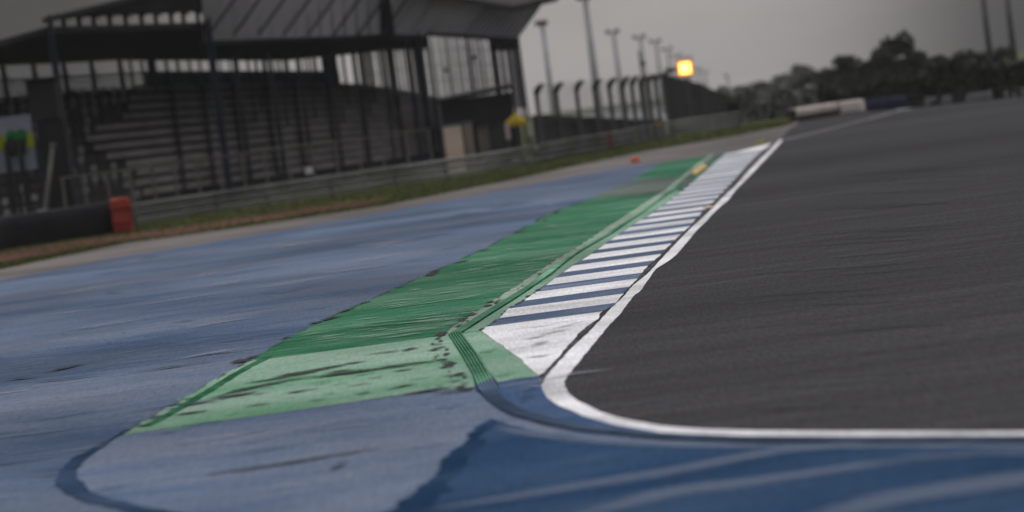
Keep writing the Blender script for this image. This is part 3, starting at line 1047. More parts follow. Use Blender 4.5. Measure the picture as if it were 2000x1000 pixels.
# white box behind the guardrail
D = G(603, 390).y + 1.0
c = P(603, 333, D)
s = D / F
t = thing('marshal_board', (c.x, c.y, 0), 'small white board on a short post just behind the guardrail, mid grandstand', 'sign')
bm = bmesh.new(); box(bm, c, (15 * s, 0.05, 13 * s), bev=0.01); obj('panel', bm, M['sign_white'], t)
bm = bmesh.new(); tube(bm, [(c.x, c.y + 0.06, 0), (c.x, c.y + 0.06, c.z)], 0.03); obj('post', bm, M['post'], t)

# grey plate, red marker and amber marker fixed to the guardrail


def on_rail(name, x, y, wpx, hpx, mat, label, cat, detail=None):
    yb = px_line(GB_PX, x)
    D = G(x, yb).y - 0.14
    c = P(x, y, D)
    s = D / F
    t = thing(name, (c.x, c.y, c.z - hpx * s / 2), label, cat)
    bm = bmesh.new()
    box(bm, c, (wpx * s, 0.06, hpx * s), bev=0.012)
    obj('panel', bm, mat, t)
    for q in (-0.28, 0.28):
        bm = bmesh.new()
        tube(bm, [c + Vector((0, 0.0, q * hpx * s)), c + Vector((0, 0.16, q * hpx * s))], 0.03, 8)
        obj('bolt', bm, M['post'], t)
    if detail:
        bm = bmesh.new()
        box(bm, c + Vector((0, -0.04, 0.1 * hpx * s)), (wpx * s * 0.6, 0.02, hpx * s * 0.35), bev=0.005)
        obj('symbol', bm, detail, t)
    return t


on_rail('number_plate', 1045, 290, 17, 17, M['hut_grey'], 'dull grey square plate on the guardrail below the yellow parasol', 'sign', M['sign_white'])
on_rail('rail_marker', 1190, 275, 8, 34, M['red'], 'tall narrow red marker strapped to the guardrail', 'marker')
on_rail('amber_marker', 1284, 243, 13, 8, plain('amber_plastic', (0.45, 0.26, 0.05)), 'small amber reflector on top of the guardrail', 'reflector')

# small things on the ground
c = G(1241, 317)
t = thing('ground_marker', c, 'small orange-red block lying at the edge of the grass', 'marker')
s = c.y / F
bm = bmesh.new()
box(bm, c + Vector((0, 0.1, 4.5 * s)), (15 * s, 0.22, 9 * s), bev=0.03)
obj('block', bm, M['orange'], t, True)
bm = bmesh.new()
box(bm, c + Vector((0, 0.1, 0.03)), (19 * s, 0.34, 0.04), bev=0.01)
obj('foot', bm, M['black'], t)
c = G(1486, 284)
t = thing('kerb_marker', c, 'small lime yellow marker with two legs beyond the end of the kerb', 'marker')
s = c.y / F
bm = bmesh.new()
box(bm, c + Vector((0, 0.1, 7 * s)), (15 * s, 0.12, 4 * s), bev=0.02)
obj('bar', bm, M['lime'], t)
for q in (-4.5, 3.5):
    bm = bmesh.new()
    box(bm, c + Vector((q * s, 0.1, 2.8 * s)), (4 * s, 0.1, 5.4 * s))
    obj('leg', bm, M['lime'], t)
c = G(1384, 408)
bm = bmesh.new()
box(bm, c + Vector((0, 0, 0.045)), (0.16, 0.5, 0.05), 0.2, bev=0.02)
t = obj('plastic_scrap', bm, plain('tan_plastic', (0.70, 0.52, 0.36)), None, True)
tag(t, 'small tan scrap lying on the striped kerb by the white line', 'scrap')
# yellow sausage kerb on the ridges
a, b_ = G(1356, 342), G(1378, 326.5)
t = thing('sausage_kerb', a, 'short pale yellow sausage kerb lying on the far grey ridges', 'kerb')
bm = bmesh.new()
d = (b_ - a).normalized()
nn = Vector((-d.y, d.x, 0))
L = (b_ - a).length
rows = []
for k in range(9):
    q = k / 8
    hgt = 0.12 * min(1, math.sin(math.pi * q) * 3 + 0.25)
    rows.append([bm.verts.new(a + d * (L * q) + nn * x_ + Vector((0, 0, 0.03 + z_ * hgt))) for x_, z_ in ((-0.11, 0), (-0.09, 0.6), (-0.04, 1), (0.04, 1), (0.09, 0.6), (0.11, 0))])
for p_, q_ in zip(rows, rows[1:]):
    for k in range(5):
        bm.faces.new((p_[k], q_[k], q_[k + 1], p_[k + 1]))
bm.faces.new(rows[0]); bm.faces.new(rows[-1][::-1])
obj('body', bm, M['yellow_paint'], t, True)
for q in (0.25, 0.5, 0.75):
    bm = bmesh.new()
    tube(bm, [a + d * (L * q) + Vector((0, 0, 0.145)), a + d * (L * q) + Vector((0, 0, 0.16))], 0.03, 8)
    obj('bolt', bm, M['post'], t)

# ------------------------------------------------------------------ grandstand


def ZG(x):
    return 140.0 / (1 - 0.00025 * x)


def FG(x, y, d=0.0):
    return P(x, y, ZG(x) + d)


base = FG(400, 300); base.z = 0
gs = thing('grandstand', base, 'long dark roofed grandstand with tiered seating and pale sheet fascia', 'grandstand')

# seating tiers
YT = [(-120, 205), (0, 190), (140, 178), (280, 170), (460, 166), (660, 165), (760, 176), (860, 200), (960, 222), (1005, 232)]
NROW = 12


def tier_pt(x, k, dz=0.0, df=0.0):
    T = FG(x, px_line(YT, x), 14)
    Zb = ZG(x)
    B = Vector((T.x * Zb / T.y, Zb, 0.9))
    q = k / NROW
    p = B.lerp(T, q + df / NROW)
    p.z = B.z + (T.z - B.z) * q + dz
    return p


xs = [-120, -40, 40, 120, 200, 280, 360, 440, 520, 600, 680, 760, 840, 920, 1000]
bm = bmesh.new()
rows = []
for k in range(NROW + 1):
    rows.append([bm.verts.new(tier_pt(x, k)) for x in xs])                 # front edge of the tread, low
    rows.append([bm.verts.new(tier_pt(x, k, 0, 1)) for x in xs]) if k < NROW else None
for a, b_ in zip(rows, rows[1:]):
    for k in range(len(xs) - 1):
        bm.faces.new((a[k], a[k + 1], b_[k + 1], b_[k]))
# front wall of the stand
low = [bm.verts.new(Vector((v.co.x, v.co.y, 0))) for v in rows[0]]
for k in range(len(xs) - 1):
    bm.faces.new((low[k], low[k + 1], rows[0][k + 1], rows[0][k]))
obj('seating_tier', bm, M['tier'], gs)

AISLES = [335, 395, 455, 520, 575, 640, 705, 775, 850, 925]
def bench_start(k):
    return (252, 238, 244, 226, 190, 168, 156, 176, 232, 246, 250, 262)[k % 12]


BX = [285, 330, 390, 450, 520, 580, 640, 710, 780, 850, 920, 995]
for k in range(NROW):
    bm = bmesh.new()
    prof = ((0.16, 0.30), (0.16, 0.38), (-0.12, 0.38), (-0.14, 0.66), (-0.18, 0.66), (-0.18, 0.30))
    rows = []
    for x in [bench_start(k)] + BX[1:]:
        p = tier_pt(x, k, 0, 0.35)
        rows.append([bm.verts.new(p + Vector((0, -a_, z_))) for a_, z_ in prof])
    for r0, r1 in zip(rows, rows[1:]):
        for q in range(6):
            bm.faces.new((r0[q], r0[(q + 1) % 6], r1[(q + 1) % 6], r1[q]))
    bm.faces.new(rows[0][::-1]); bm.faces.new(rows[-1])
    bmesh.ops.recalc_face_normals(bm, faces=bm.faces[:])
    obj('bench', bm, M['bench'], gs)
for x in AISLES:
    bm = bmesh.new()
    rows = []
    for k in range(NROW):
        for df, dz in ((0.0, 0.68), (0.95, 0.68)):
            rows.append([bm.verts.new(tier_pt(x + q, k, dz, df)) for q in (-3, 3)])
    for r0, r1 in zip(rows, rows[1:]):
        bm.faces.new((r0[0], r0[1], r1[1], r1[0]))
    rr = bmesh.ops.extrude_face_region(bm, geom=bm.faces[:])
    bmesh.ops.translate(bm, vec=(0, 0, -0.9), verts=[v for v in rr['geom'] if isinstance(v, bmesh.types.BMVert)])
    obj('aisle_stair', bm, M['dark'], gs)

# seats on the left block


def seat_mesh(mat):
    bm = bmesh.new()
    box(bm, (0, 0, 0.36), (0.42, 0.40, 0.07), bev=0.025)
    box(bm, (0, 0.20, 0.58), (0.42, 0.06, 0.42), bev=0.025)
    box(bm, (0, 0.05, 0.16), (0.12, 0.12, 0.32))
    me = bpy.data.meshes.new('seat')
    bm.to_mesh(me); bm.free()
    me.materials.append(mat)
    return me


sd, sp = seat_mesh(M['seat_dark']), seat_mesh(M['seat_pale'])
seat_rest = bmesh.new()
n_seat = 0
spots = []
for k in range(NROW):
    x = -60.0
    while x < bench_start(k) - 8:
        spots.append((k, x + R.uniform(-2, 2)))
        x += 20
R.shuffle(spots)
for k, x in spots:
    p = tier_pt(x, k, 0, 0.35)
    if x < 2 or n_seat >= 95:
        q = 1 if R.random() < 0.35 else 0
        box(seat_rest, p + Vector((0, 0, 0.30)), (0.32, 0.30, 0.06), mi=q)
        box(seat_rest, p + Vector((0, 0.15, 0.48)), (0.32, 0.05, 0.32), mi=q)
        continue
    pale = R.random() < (0.95 if k == NROW - 1 else 0.7 if k in (2, 3, 6, 7, 9, 10) else 0.3)
    o = bpy.data.objects.new('seat', sp if pale else sd)
    link(o, gs)
    o.location = p
    o.scale = (0.75, 0.75, 0.8)
    if pale:
        o['label'] = 'pale seat'
    n_seat += 1
tag(obj('seat_rows', seat_rest, [M['seat_dark'], M['seat_pale']], gs), kind='stuff')

# parapet and railing behind the top row
bm = bmesh.new()
px = [285, 400, 520, 640, 660]
slab(bm, [FG(x, y, 14.2) for x, y in ((282, 139), (400, 138), (520, 138), (662, 138))], [FG(x, y, 14.5) for x, y in ((282, 139), (400, 138), (520, 138), (662, 138))], 1.3)
obj('parapet', bm, M['teal'], gs)
bm = bmesh.new()
for x in range(-100, 285, 9):
    a = FG(x, px_line([(-120, 166), (0, 158), (300, 142)], x), 14.3)
    beam(bm, a, a - Vector((0, 0, 1.15)), 0.05 if x % 27 else 0.12)
for dz in (0, -0.35, -0.7, -1.1):
    ptl = [FG(x, px_line([(-120, 166), (0, 158), (300, 142)], x), 14.3) + Vector((0, 0, dz)) for x in (-120, 0, 140, 285)]
    for a, b_ in zip(ptl, ptl[1:]):
        beam(bm, a, b_, 0.06, 0.10 if dz else 0.16)
obj('railing', bm, M['hut_grey'], gs)

# lower roof: front edge high, falling to the back
fr = [(-160, 118), (0, 78), (92, 52), (200, 49), (300, 46), (400, 43)]
bk = [(-160, 124), (0, 117), (110, 113), (230, 107), (300, 108), (400, 108)]
bm = bmesh.new()
slab(bm, [FG(x, y, 0) for x, y in fr], [FG(x, y, 14.5) for x, y in bk], 0.35)
obj('roof', bm, M['roof'], gs)
# upper roof, left block: hangs over the clerestory
fr = [(82, 36), (160, 17), (235, -1), (320, -22), (400, -42)]
fr_b = [(82, 36), (160, 33), (235, 30), (320, 26), (400, 22)]
bm = bmesh.new()
f_top = [FG(x, y, -0.5) for x, y in fr]
f_bot = [FG(x, y, -0.2) for x, y in fr_b]
b_top = [p + Vector((0, 9, 0.8)) for p in f_top]
b_bot = [p + Vector((0, 0.6, -0.0)) for p in f_bot]
slab(bm, f_top, b_top, 0.3)
slab(bm, [p + Vector((0, 0.35, -0.05)) for p in f_top], [p + Vector((0, 0.5, -0.05)) for p in f_top], 0.02)
n = len(f_top)
for i in range(n - 1):
    a, b_, c_, d_ = f_top[i] + Vector((0, .25, -0.1)), f_top[i + 1] + Vector((0, .25, -0.1)), f_bot[i + 1] + Vector((0, .25, 0)), f_bot[i]+ Vector((0, .25, 0))
    q = [bm.verts.new(v) for v in (a, b_, c_, d_)]
    q2 = [bm.verts.new(v + Vector((0, 0.12, 0))) for v in (a, b_, c_, d_)]
    bm.faces.new(q); bm.faces.new(q2[::-1])
    for k in range(4):
        bm.faces.new((q[k], q2[k], q2[(k + 1) % 4], q[(k + 1) % 4]))
obj('upper_roof', bm, M['roof'], gs)
# clerestory posts with knee braces
for i, x in enumerate((96, 122, 152, 181, 212, 243, 274, 302, 332, 356, 384)):
    a = FG(x, px_line([(80, 30), (400, 18)], x), 0.3)
    b_ = FG(x, px_line([(80, 58), (400, 46)], x), 0.3)
    b_.x, b_.y = a.x, a.y
    bm = bmesh.new()
    beam(bm, a, b_, 0.24)
    beam(bm, a - Vector((0, 0, 0.05)), b_.lerp(a, 0.45) + Vector((0.42, 0, 0.1)), 0.07) if i % 2 else None
    beam(bm, a + Vector((0.5, 0, 0)), a + Vector((0, 0, -0.35)), 0.12)
    obj('clerestory_post', bm, M['dark'], gs)

# rear columns between seats and roof
REAR = [(3, .26), (63, .26), (122, .26), (176, .26), (231, .26), (252, .16), (274, .16), (293, .5), (322, .2), (344, .2), (367, .16), (387, .16), (426, .12), (446, .12), (460, .2), (482, .12), (498, .12), (513, .3), (535, .12), (556, .3), (577, .12), (591, .12), (608, .12), (640, 1.0), (669, .14), (686, .14), (703, .1)]
for x, w in REAR:
    a = FG(x, px_line([(-120, 118), (110, 111), (230, 105), (660, 104), (720, 92)], x), 14.0)
    bm = bmesh.new()
    foot = tier_pt(x, NROW)
    beam(bm, a, (a.x, a.y, foot.z - (2.4 if w == .26 else 0.3)), w, w)
    if w == .26:
        beam(bm, a - Vector((0, 0, 0.25)), a + Vector((0.55, 0, 0.1)), 0.12)
        beam(bm, a - Vector((0, 0, 0.9)) + Vector((0.1, 0, 0)), a - Vector((-0.42, 0, 1.6)), 0.05)
    obj('rear_column', bm, M['dark'], gs)

# front columns carrying the roof
for x, y, w in ((97, 52, .34), (394, -30, .42), (457, 105, .26), (525, 105, .26), (580, 105, .26), (641, 105, .22), (690, 98, .2), (742, 88, .2), (793, 82, .34), (832, 66, .3)):
    a = FG(x, y, -0.3 if x < 400 else 0.4)
    bm = bmesh.new()
    beam(bm, a, (a.x, a.y, 0), w)
    beam(bm, (a.x, a.y, 0.0), (a.x, a.y, 0.35), w * 1.6)
    obj('column', bm, M['navy_post'], gs)

# slender posts standing among the seats
for x, y0, q in ((425, 108, .55), (490, 108, .6), (505, 108, .7), (552, 108, .5), (608, 108, .6), (622, 106, .8), (662, 106, .5), (676, 104, .7), (716, 98, .6), (728, 96, .75), (758, 94, .6), (772, 92, .7), (812, 90, .6), (850, 72, .7)):
    p = tier_pt(x, q * NROW)
    a = FG(x, y0, 14 * q)
    bm = bmesh.new()
    beam(bm, (p.x, p.y, a.z + 0.2), (p.x, p.y, p.z - 0.3), 0.16)
    obj('seat_post', bm, M['dark'], gs)

# soffit behind the fascia
bm = bmesh.new()
sf = [(390, 77), (560, 70), (750, 63), (832, 67)]
sb = [(390, 109), (660, 109), (700, 98), (790, 86)]
sb2 = [(390, 110), (560, 110), (750, 92), (832, 88)]
slab(bm, [FG(x, y, 0.3) for x, y in sf], [FG(x, y, 14) for x, y in sb2], 0.3)
obj('soffit', bm, M['roof'], gs)

# inclined fascia sheets, leaning outwards


def sheet_panel(top, bot, dt, db, th, mat, name):
    bm = bmesh.new()
    f = [FG(x, y, dt) for x, y in top] + [FG(x, y, db) for x, y in reversed(bot)]
    q = [bm.verts.new(p) for p in f]
    q2 = [bm.verts.new(p + Vector((0, th, 0))) for p in f]
    bm.faces.new(q[::-1]); bm.faces.new(q2)
    n = len(f)
    for k in range(n):
        bm.faces.new((q[k], q[(k + 1) % n], q2[(k + 1) % n], q2[k]))
    bmesh.ops.recalc_face_normals(bm, faces=bm.faces[:])
    return obj(name, bm, mat, gs)


sheet_panel([(392, -40), (560, -44), (742, -48)], [(398, 80), (560, 74), (745, 67)], -3, 0.2, 0.08, M['fascia'], 'fascia')
sheet_panel([(766, -48), (920, -4), (1002, 14), (1062, 4)], [(762, 66), (832, 69), (930, 73), (1010, 78)], -3, 0.2, 0.08, M['fascia'], 'fascia')
# column between the two sheets
bm = bmesh.new()
beam(bm, FG(741, -60, -3.1), FG(757, 68, -0.2), 1.0, 0.4)
obj('fascia_post', bm, M['dark'], gs)
# diagonal struts over the left sheet
for i, x in enumerate((398, 447, 495, 545, 592, 642, 690, 735)):
    bm = bmesh.new()
    a, b_ = FG(x + 10, 68, -0.35), FG(x + 92, -46, -3.4)
    beam(bm, a, b_, 0.14)
    obj('strut', bm, M['strut'], gs)
for i in range(12):
    x = 772 + i * 12
    bm = bmesh.new()
    a, b_ = FG(x - 4, 60, -0.3), FG(x + 58, -26, -3.3)
    beam(bm, a, b_, 0.06)
    obj('strut', bm, M['strut_pale'] if i % 3 else M['strut'], gs)
for i in range(11):
    x = 905 + i * 10
    bm = bmesh.new()
    a, b_ = FG(x, 69 + i * 0.7, -0.3), FG(x + 56 + i * 0.5, 4 + (-1 if i < 8 else -8), -3.3)
    beam(bm, a, b_, 0.07)
    obj('strut', bm, M['strut'], gs)
# vertical folds behind the left sheet
bm = bmesh.new()
for x in range(410, 745, 24):
    beam(bm, FG(x, 70, 0.25), FG(x - 8, -42, -2.7), 0.10)
obj('fascia_rib', bm, M['strut'], gs)
# roof over the right end
bm = bmesh.new()
slab(bm, [FG(x, y, -3.6) for x, y in ((700, -60), (880, -10), (1000, 12), (1090, -9))], [FG(x, y, 4) for x, y in ((700, -72), (880, -26), (1000, -16), (1090, -30))], 0.4)
obj('end_roof', bm, M['roof'], gs)
# slatted wind screen at the right end
bm = bmesh.new()
RS = random.Random(5)
x = 700
while x < 1012:
    y0 = px_line([(690, 92), (790, 80), (832, 66), (1012, 78)], x)
    a = FG(x, y0, 13.2)
    yb = px_line([(690, 168), (790, 190), (900, 200), (1012, 215)], x)
    b_ = FG(x, yb, 13.2)
    w = RS.choice((0.20, 0.25, 0.30, 0.36)) if x > 835 else RS.choice((0.2, 0.3))
    beam(bm, (a.x, a.y, a.z), (a.x, a.y, b_.z), 0.06, w)
    x += RS.uniform(8.5, 12)
obj('wind_screen', bm, M['slat'], gs)
bm = bmesh.new()
for y_ in (0.25, 0.55, 0.85):
    ptl = [FG(x, px_line([(690, 92), (790, 80), (832, 66), (1012, 78)], x), 13.3) for x in (700, 800, 900, 1005)]
    ptl = [p - Vector((0, 0, 3.8 * y_)) for p in ptl]
    for a, b_ in zip(ptl, ptl[1:]):
        beam(bm, a, b_, 0.05)
obj('screen_rail', bm, M['strut'], gs)
# corner legs and ring beam at the right end
for x, w in ((812, .5), (960, .3), (975, .18), (990, .24), (1002, .2), (1011, .22)):
    a = FG(x, px_line([(800, 64), (1012, 78)], x), 0.6)
    bm = bmesh.new()
    beam(bm, a, (a.x, a.y, 0), w)
    obj('corner_post', bm, M['navy_post'], gs)
bm = bmesh.new()
slab(bm, [FG(955, 74, 0.4), FG(1013, 77, 0.4)], [FG(955, 92, 12), FG(1013, 90, 12)], 0.3)
beam(bm, FG(832, 66, 0.2), FG(1012, 78, 0.2), 0.25)
obj('ring_beam', bm, M['dark'], gs)
for x, y in ((925, 112), (873, 137)):
    c = FG(x, y, 12.6)
    bm = bmesh.new()
    box(bm, c, (0.4, 0.3, 0.3), bev=0.05)
    beam(bm, c, c + Vector((0, 0.6, 0.1)), 0.06)
    obj('speaker', bm, M['dark'], gs)
# small lamp under the soffit
c = FG(511, 80, 1.0)
bm = bmesh.new(); box(bm, c, (0.3, 0.3, 0.25), bev=0.05); beam(bm, c, c + Vector((0, 0, 0.6)), 0.05); obj('soffit_lamp', bm, M['hut_grey'], gs)

# dark hut on stilts, board and posts in front of the stand at the left
D = 128
s = D / F
c = P(82, 195, D)
t = thing('camera_hut', (c.x, c.y + 1, 0), 'tall black hut on a boxed stand before the left seats', 'hut')
bm = bmesh.new(); box(bm, c + Vector((0, 1, 0)), (56 * s, 2, 80 * s), bev=0.04); obj('cabin', bm, M['dark'], t)
bm = bmesh.new()
slab(bm, [c + Vector((x_, -0.2, 42 * s)) for x_ in (-31 * s, 31 * s)], [c + Vector((x_, 2.2, 42 * s + 0.1)) for x_ in (-31 * s, 31 * s)], 0.08)
obj('roof', bm, M['black'], t)
zt = c.z - 40 * s
bm = bmesh.new(); box(bm, Vector((c.x + 0.25, c.y + 1, zt / 2)), (44 * s, 1.7, zt - 0.02), bev=0.03); obj('stand', bm, M['dark'], t)
for q in (-1, 1):
    bm = bmesh.new(); beam(bm, (c.x + 0.25 + q * 24 * s, c.y - 0.05, 0), (c.x + 0.25 + q * 24 * s, c.y - 0.05, zt), 0.14); obj('leg', bm, M['navy_post'], t)

D = 124
s = D / F
a0 = P(32, 278, D)
t = thing('banner', (a0.x, a0.y, 0), 'white hoarding with green and yellow shapes on dark posts at the left edge', 'banner')


def quad3(bm, x0, x1, y0, y1, dd, th=0.05):
    c = P((x0 + x1) / 2, (y0 + y1) / 2, D + dd)
    box(bm, c, ((x1 - x0) * s, th, (y1 - y0) * s))


bm = bmesh.new(); quad3(bm, -30, 66, 228, 336, 0, 0.08); obj('panel', bm, M['banner_white'], t)
bm = bmesh.new(); quad3(bm, -28, 66, 263, 292, -0.06); obj('yellow_band', bm, M['banner_yellow'], t)
bm = bmesh.new()
for xx, yy, rr in ((22, 265, 11), (42, 263, 11), (20, 277, 9), (46, 276, 8)):
    c = P(xx, yy, D - 0.11)
    vs = [bm.verts.new(c + Vector((math.cos(k * .524) * rr * s, (k % 2) * 0.0, math.sin(k * .524) * rr * s))) for k in range(12)]
    f = bm.faces.new(vs)
    r_ = bmesh.ops.extrude_face_region(bm, geom=[f])
    bmesh.ops.translate(bm, vec=(0, 0.03, 0), verts=[v for v in r_['geom'] if isinstance(v, bmesh.types.BMVert)])
obj('green_emblem', bm, M['banner_green'], t)
bm = bmesh.new(); quad3(bm, 12, 50, 272, 302, -0.16); obj('dark_emblem', bm, M['dark'], t)
for xx in (14, 40):
    bm = bmesh.new()
    c = P(xx, 300, D - 0.25)
    beam(bm, (c.x, c.y, 0), c + Vector((0, 0, 0.5)), 0.2)
    obj('post', bm, M['dark'], t)

# mesh fence in front of the stand
fx = [118, 160, 207, 252, 297, 340, 385, 430, 475, 520, 566, 612, 660, 706, 752, 800, 846]


def fence_pt(x, z):
    yb = px_line(GB_PX, max(262, x)) if x > 262 else px_line(TW, max(-160, min(222, x)))
    p = G(x, yb)
    q = P(x, 330, p.y + 4)
    return Vector((q.x, q.y, z))


t = thing('mesh_fence', fence_pt(450, 0), 'low grey post and wire fence between the grandstand and the barrier', 'fence')
for x in fx:
    bm = bmesh.new()
    beam(bm, fence_pt(x, 0), fence_pt(x, 2.9), 0.12)
    obj('post', bm, M['hut_grey'], t)
bm = bmesh.new()
ptl = [fence_pt(x, 2.85) for x in fx]
for a, b_ in zip(ptl, ptl[1:]):
    beam(bm, a, b_, 0.09)
obj('top_rail', bm, M['hut_grey'], t)
bm = bmesh.new()
for k in range(9):
    for a, b_ in zip(ptl, ptl[1:]):
        dz = Vector((0, 0, -0.28 * (k + 1)))
        beam(bm, a + dz, b_ + dz, 0.014)
obj('wire', bm, M['wire'], t)

# ------------------------------------------------------------------ cabins beside the stand


def cabin(name, x0, x1, yt, D, mat, roofm, label, cat, dep=1.8, ribs=True):
    xm = (x0 + x1) / 2
    s = D / F
    c = P(xm, yt, D)
    w, h = (x1 - x0) * s / CR, c.z
    t = thing(name, (c.x, D + dep / 2, 0), label, cat)
    bm = bmesh.new()
    box(bm, (c.x, D + dep / 2, h / 2), (w, dep, h), bev=0.03)
    obj('body', bm, mat, t)
    if ribs:
        for k in range(7):
            bm = bmesh.new()
            box(bm, (c.x, D - 0.015, h * (0.2 + 0.11 * k)), (w * 0.94, 0.04, 0.05))
            obj('cladding_rib', bm, mat, t)
    bm = bmesh.new()
    box(bm, (c.x, D + dep / 2, h + 0.06), (w + 0.2, dep + 0.2, 0.12), bev=0.03)
    obj('roof', bm, roofm, t)
    return t, c, w, h


t, c, w, h = cabin('ticket_cabin', 861, 899, 245, 160, M['beige'], M['teal'], 'wide beige ribbed cabin with teal roof behind the guardrail', 'cabin')
bm = bmesh.new(); box(bm, (c.x - w * 0.5 + 0.06, 159.97, h / 2), (0.1, 0.06, h - 0.1)); obj('corner_post', bm, M['hut_grey'], t)
cabin('portable_toilet', 903, 920, 241, 162, plain('dusty_beige', (0.27, 0.23, 0.20), 0.6, 0.15, 1), M['hut_grey'], 'narrow dusty beige cabin right beside the wide beige cabin', 'cabin', 1.4)
cabin('service_cabinet', 931, 953, 247, 165, plain('brown_grey_steel', (0.13, 0.115, 0.095), 0.6, 0.3, 1), M['dark'], 'brown-grey steel cabinet between the beige cabins and the parasol', 'cabinet', 1.2, False)
cabin('green_container', 957, 990, 246, 168, plain('green_grey_steel', (0.045, 0.05, 0.045), 0.6, 0.2, 1), M['dark'], 'dark green-grey container just left of the yellow parasol', 'container', 2.4, True)
# dark shelter behind them
D = 178
pa, pb = P(852, 196, D), P(1003, 165, D)
t = thing('spectator_shelter', ((pa.x + pb.x) / 2, D + 2, 0), 'dark flat roofed shelter behind the beige cabins', 'shelter')
bm = bmesh.new()
zt = (pa.z + pb.z) / 2
box(bm, ((pa.x + pb.x) / 2, D + 2.2, (zt - 0.3) / 2), (abs(pb.x - pa.x) - 0.4, 4, zt - 0.3), bev=0.03)
obj('body', bm, M['dark'], t)
bm = bmesh.new()
slab(bm, [Vector((pa.x, D - 0.4, pa.z)), Vector((pb.x, D - 0.4, pb.z))], [Vector((pa.x, D + 5, pa.z + 0.2)), Vector((pb.x, D + 5, pb.z + 0.2))], 0.25)
obj('roof', bm, M['roof'], t)

# yellow parasol with pale legs
D = 151.6
s = D / F
c = P(1008, 236, D)
t = thing('parasol', (c.x, c.y, 0), 'yellow four sided parasol standing beside the cabins', 'parasol')
bm = bmesh.new()
apex = bm.verts.new(c + Vector((0, 0, 16 * s)))
ring = [bm.verts.new(c + Vector((math.cos(a) * 24 * s, math.sin(a) * 24 * s, -1 * s))) for a in (0.35, 0.35 + math.pi / 2, 0.35 + math.pi, 0.35 + 1.5 * math.pi)]
ring2 = [bm.verts.new(v.co + Vector((0, 0, -9 * s))) for v in ring]
for k in range(4):
    bm.faces.new((apex, ring[k], ring[(k + 1) % 4]))
    bm.faces.new((ring[k], ring2[k], ring2[(k + 1) % 4], ring[(k + 1) % 4]))
bmesh.ops.solidify(bm, geom=bm.faces[:], thickness=0.02)
obj('canopy', bm, M['yellow'], t)
bm = bmesh.new(); tube(bm, [(c.x, c.y, 0), c + Vector((0, 0, 14 * s))], 0.04); obj('pole', bm, M['post'], t)
for i, (x, y0, y1, mt_) in enumerate(((990, 241, 272, plain('pink_white_board', (0.34, 0.27, 0.27))), (1034, 238, 265, plain('pale_grey_board', (0.30, 0.30, 0.29))))):
    D2 = 150.3 + i
    a, b_ = P(x, y0, D2), P(x + 3, y1, D2)
    t = thing('flag_board', (a.x, a.y, 0), ('narrow pinkish upright board left of the yellow parasol', 'narrow pale grey upright board right of the yellow parasol')[i], 'board')
    bm = bmesh.new(); box(bm, ((a.x + b_.x) / 2, D2, (a.z + b_.z) / 2), (9 * s, 0.06, a.z - b_.z), bev=0.01); obj('panel', bm, mt_, t)
    bm = bmesh.new(); tube(bm, [((a.x + b_.x) / 2, D2 + 0.07, 0), ((a.x + b_.x) / 2, D2 + 0.07, a.z)], 0.03); obj('post', bm, M['post'], t)

# ------------------------------------------------------------------ catch fence
cf = [(1049, 180, 166), (1087, 177, 163), (1127, 174, 159), (1162, 171, 157), (1191, 168, 154), (1217, 167, 151), (1235, 164, 150), (1252, 162, 149), (1267, 158, 147), (1281, 155, 145), (1297, 150, 139)]


def cfD(x):
    return G(x, px_line(GB_PX, x)).y + 2.5


t = thing('catch_fence', P(1150, 240, cfD(1150)) * 1.0, 'tall debris fence with cranked dark posts behind the guardrail bend', 'fence')
tops, mids, feet = [], [], []
for x, ym, yt in cf:
    D = cfD(x)
    mid = P(x - 2, ym, D)
    foot = Vector((mid.x, mid.y, 0))
    top = P(x + 9, yt, D - 0.8)
    feet.append(foot); mids.append(mid); tops.append(top)
    bm = bmesh.new()
    beam(bm, foot, mid, 0.2, 0.27)
    beam(bm, mid - Vector((0, 0, 0.06)), mid.lerp(top, 0.5) + Vector((-0.03, 0, 0.04)), 0.33, 0.2)
    beam(bm, mid.lerp(top, 0.48) + Vector((-0.03, 0, 0.04)), top, 0.30, 0.2)
    obj('post', bm, M['post'], t)
bm = bmesh.new()
for k in range(9):
    q = 0.55 + 0.45 * k / 8
    for i in range(len(cf) - 1):
        beam(bm, feet[i].lerp(mids[i], q) + Vector((0, -0.1, 0)), feet[i + 1].lerp(mids[i + 1], q) + Vector((0, -0.1, 0)), 0.03)
for k in range(1, 5):
    q = k / 4
    for i in range(len(cf) - 1):
        beam(bm, mids[i].lerp(tops[i], q), mids[i + 1].lerp(tops[i + 1], q), 0.022)
obj('cable', bm, M['wire'], t)
bm = bmesh.new()
for i in range(len(cf) - 1):
    n = 14
    for k in range(n):
        a, b_ = feet[i].lerp(feet[i + 1], k / n), mids[i].lerp(mids[i + 1], k / n)
        beam(bm, a.lerp(b_, 0.5), b_, 0.009)
obj('wire_mesh', bm, M['wire'], t)
bm = bmesh.new()
low = [P(x, 250, cfD(x) + 0.4) for x in (1042, 1060, 1120, 1180, 1240, 1300)]
low = [Vector((p.x, p.y, 0.0)) for p in low]
zt = [P(x, y, cfD(x) + 0.4).z for x, y in ((1042, 225), (1060, 223), (1120, 227), (1180, 229), (1240, 232), (1300, 232))]
for i in range(5):
    a, b_ = low[i], low[i + 1]
    q = [bm.verts.new(a), bm.verts.new(b_), bm.verts.new(b_ + Vector((0, 0, zt[i + 1]))), bm.verts.new(a + Vector((0, 0, zt[i])))]
    q2 = [bm.verts.new(v.co + Vector((0, 0.05, 0))) for v in q]
    bm.faces.new(q); bm.faces.new(q2[::-1])
    for k in range(4):
        bm.faces.new((q[k], q2[k], q2[(k + 1) % 4], q[(k + 1) % 4]))
obj('lower_screen', bm, M['screen'], t)

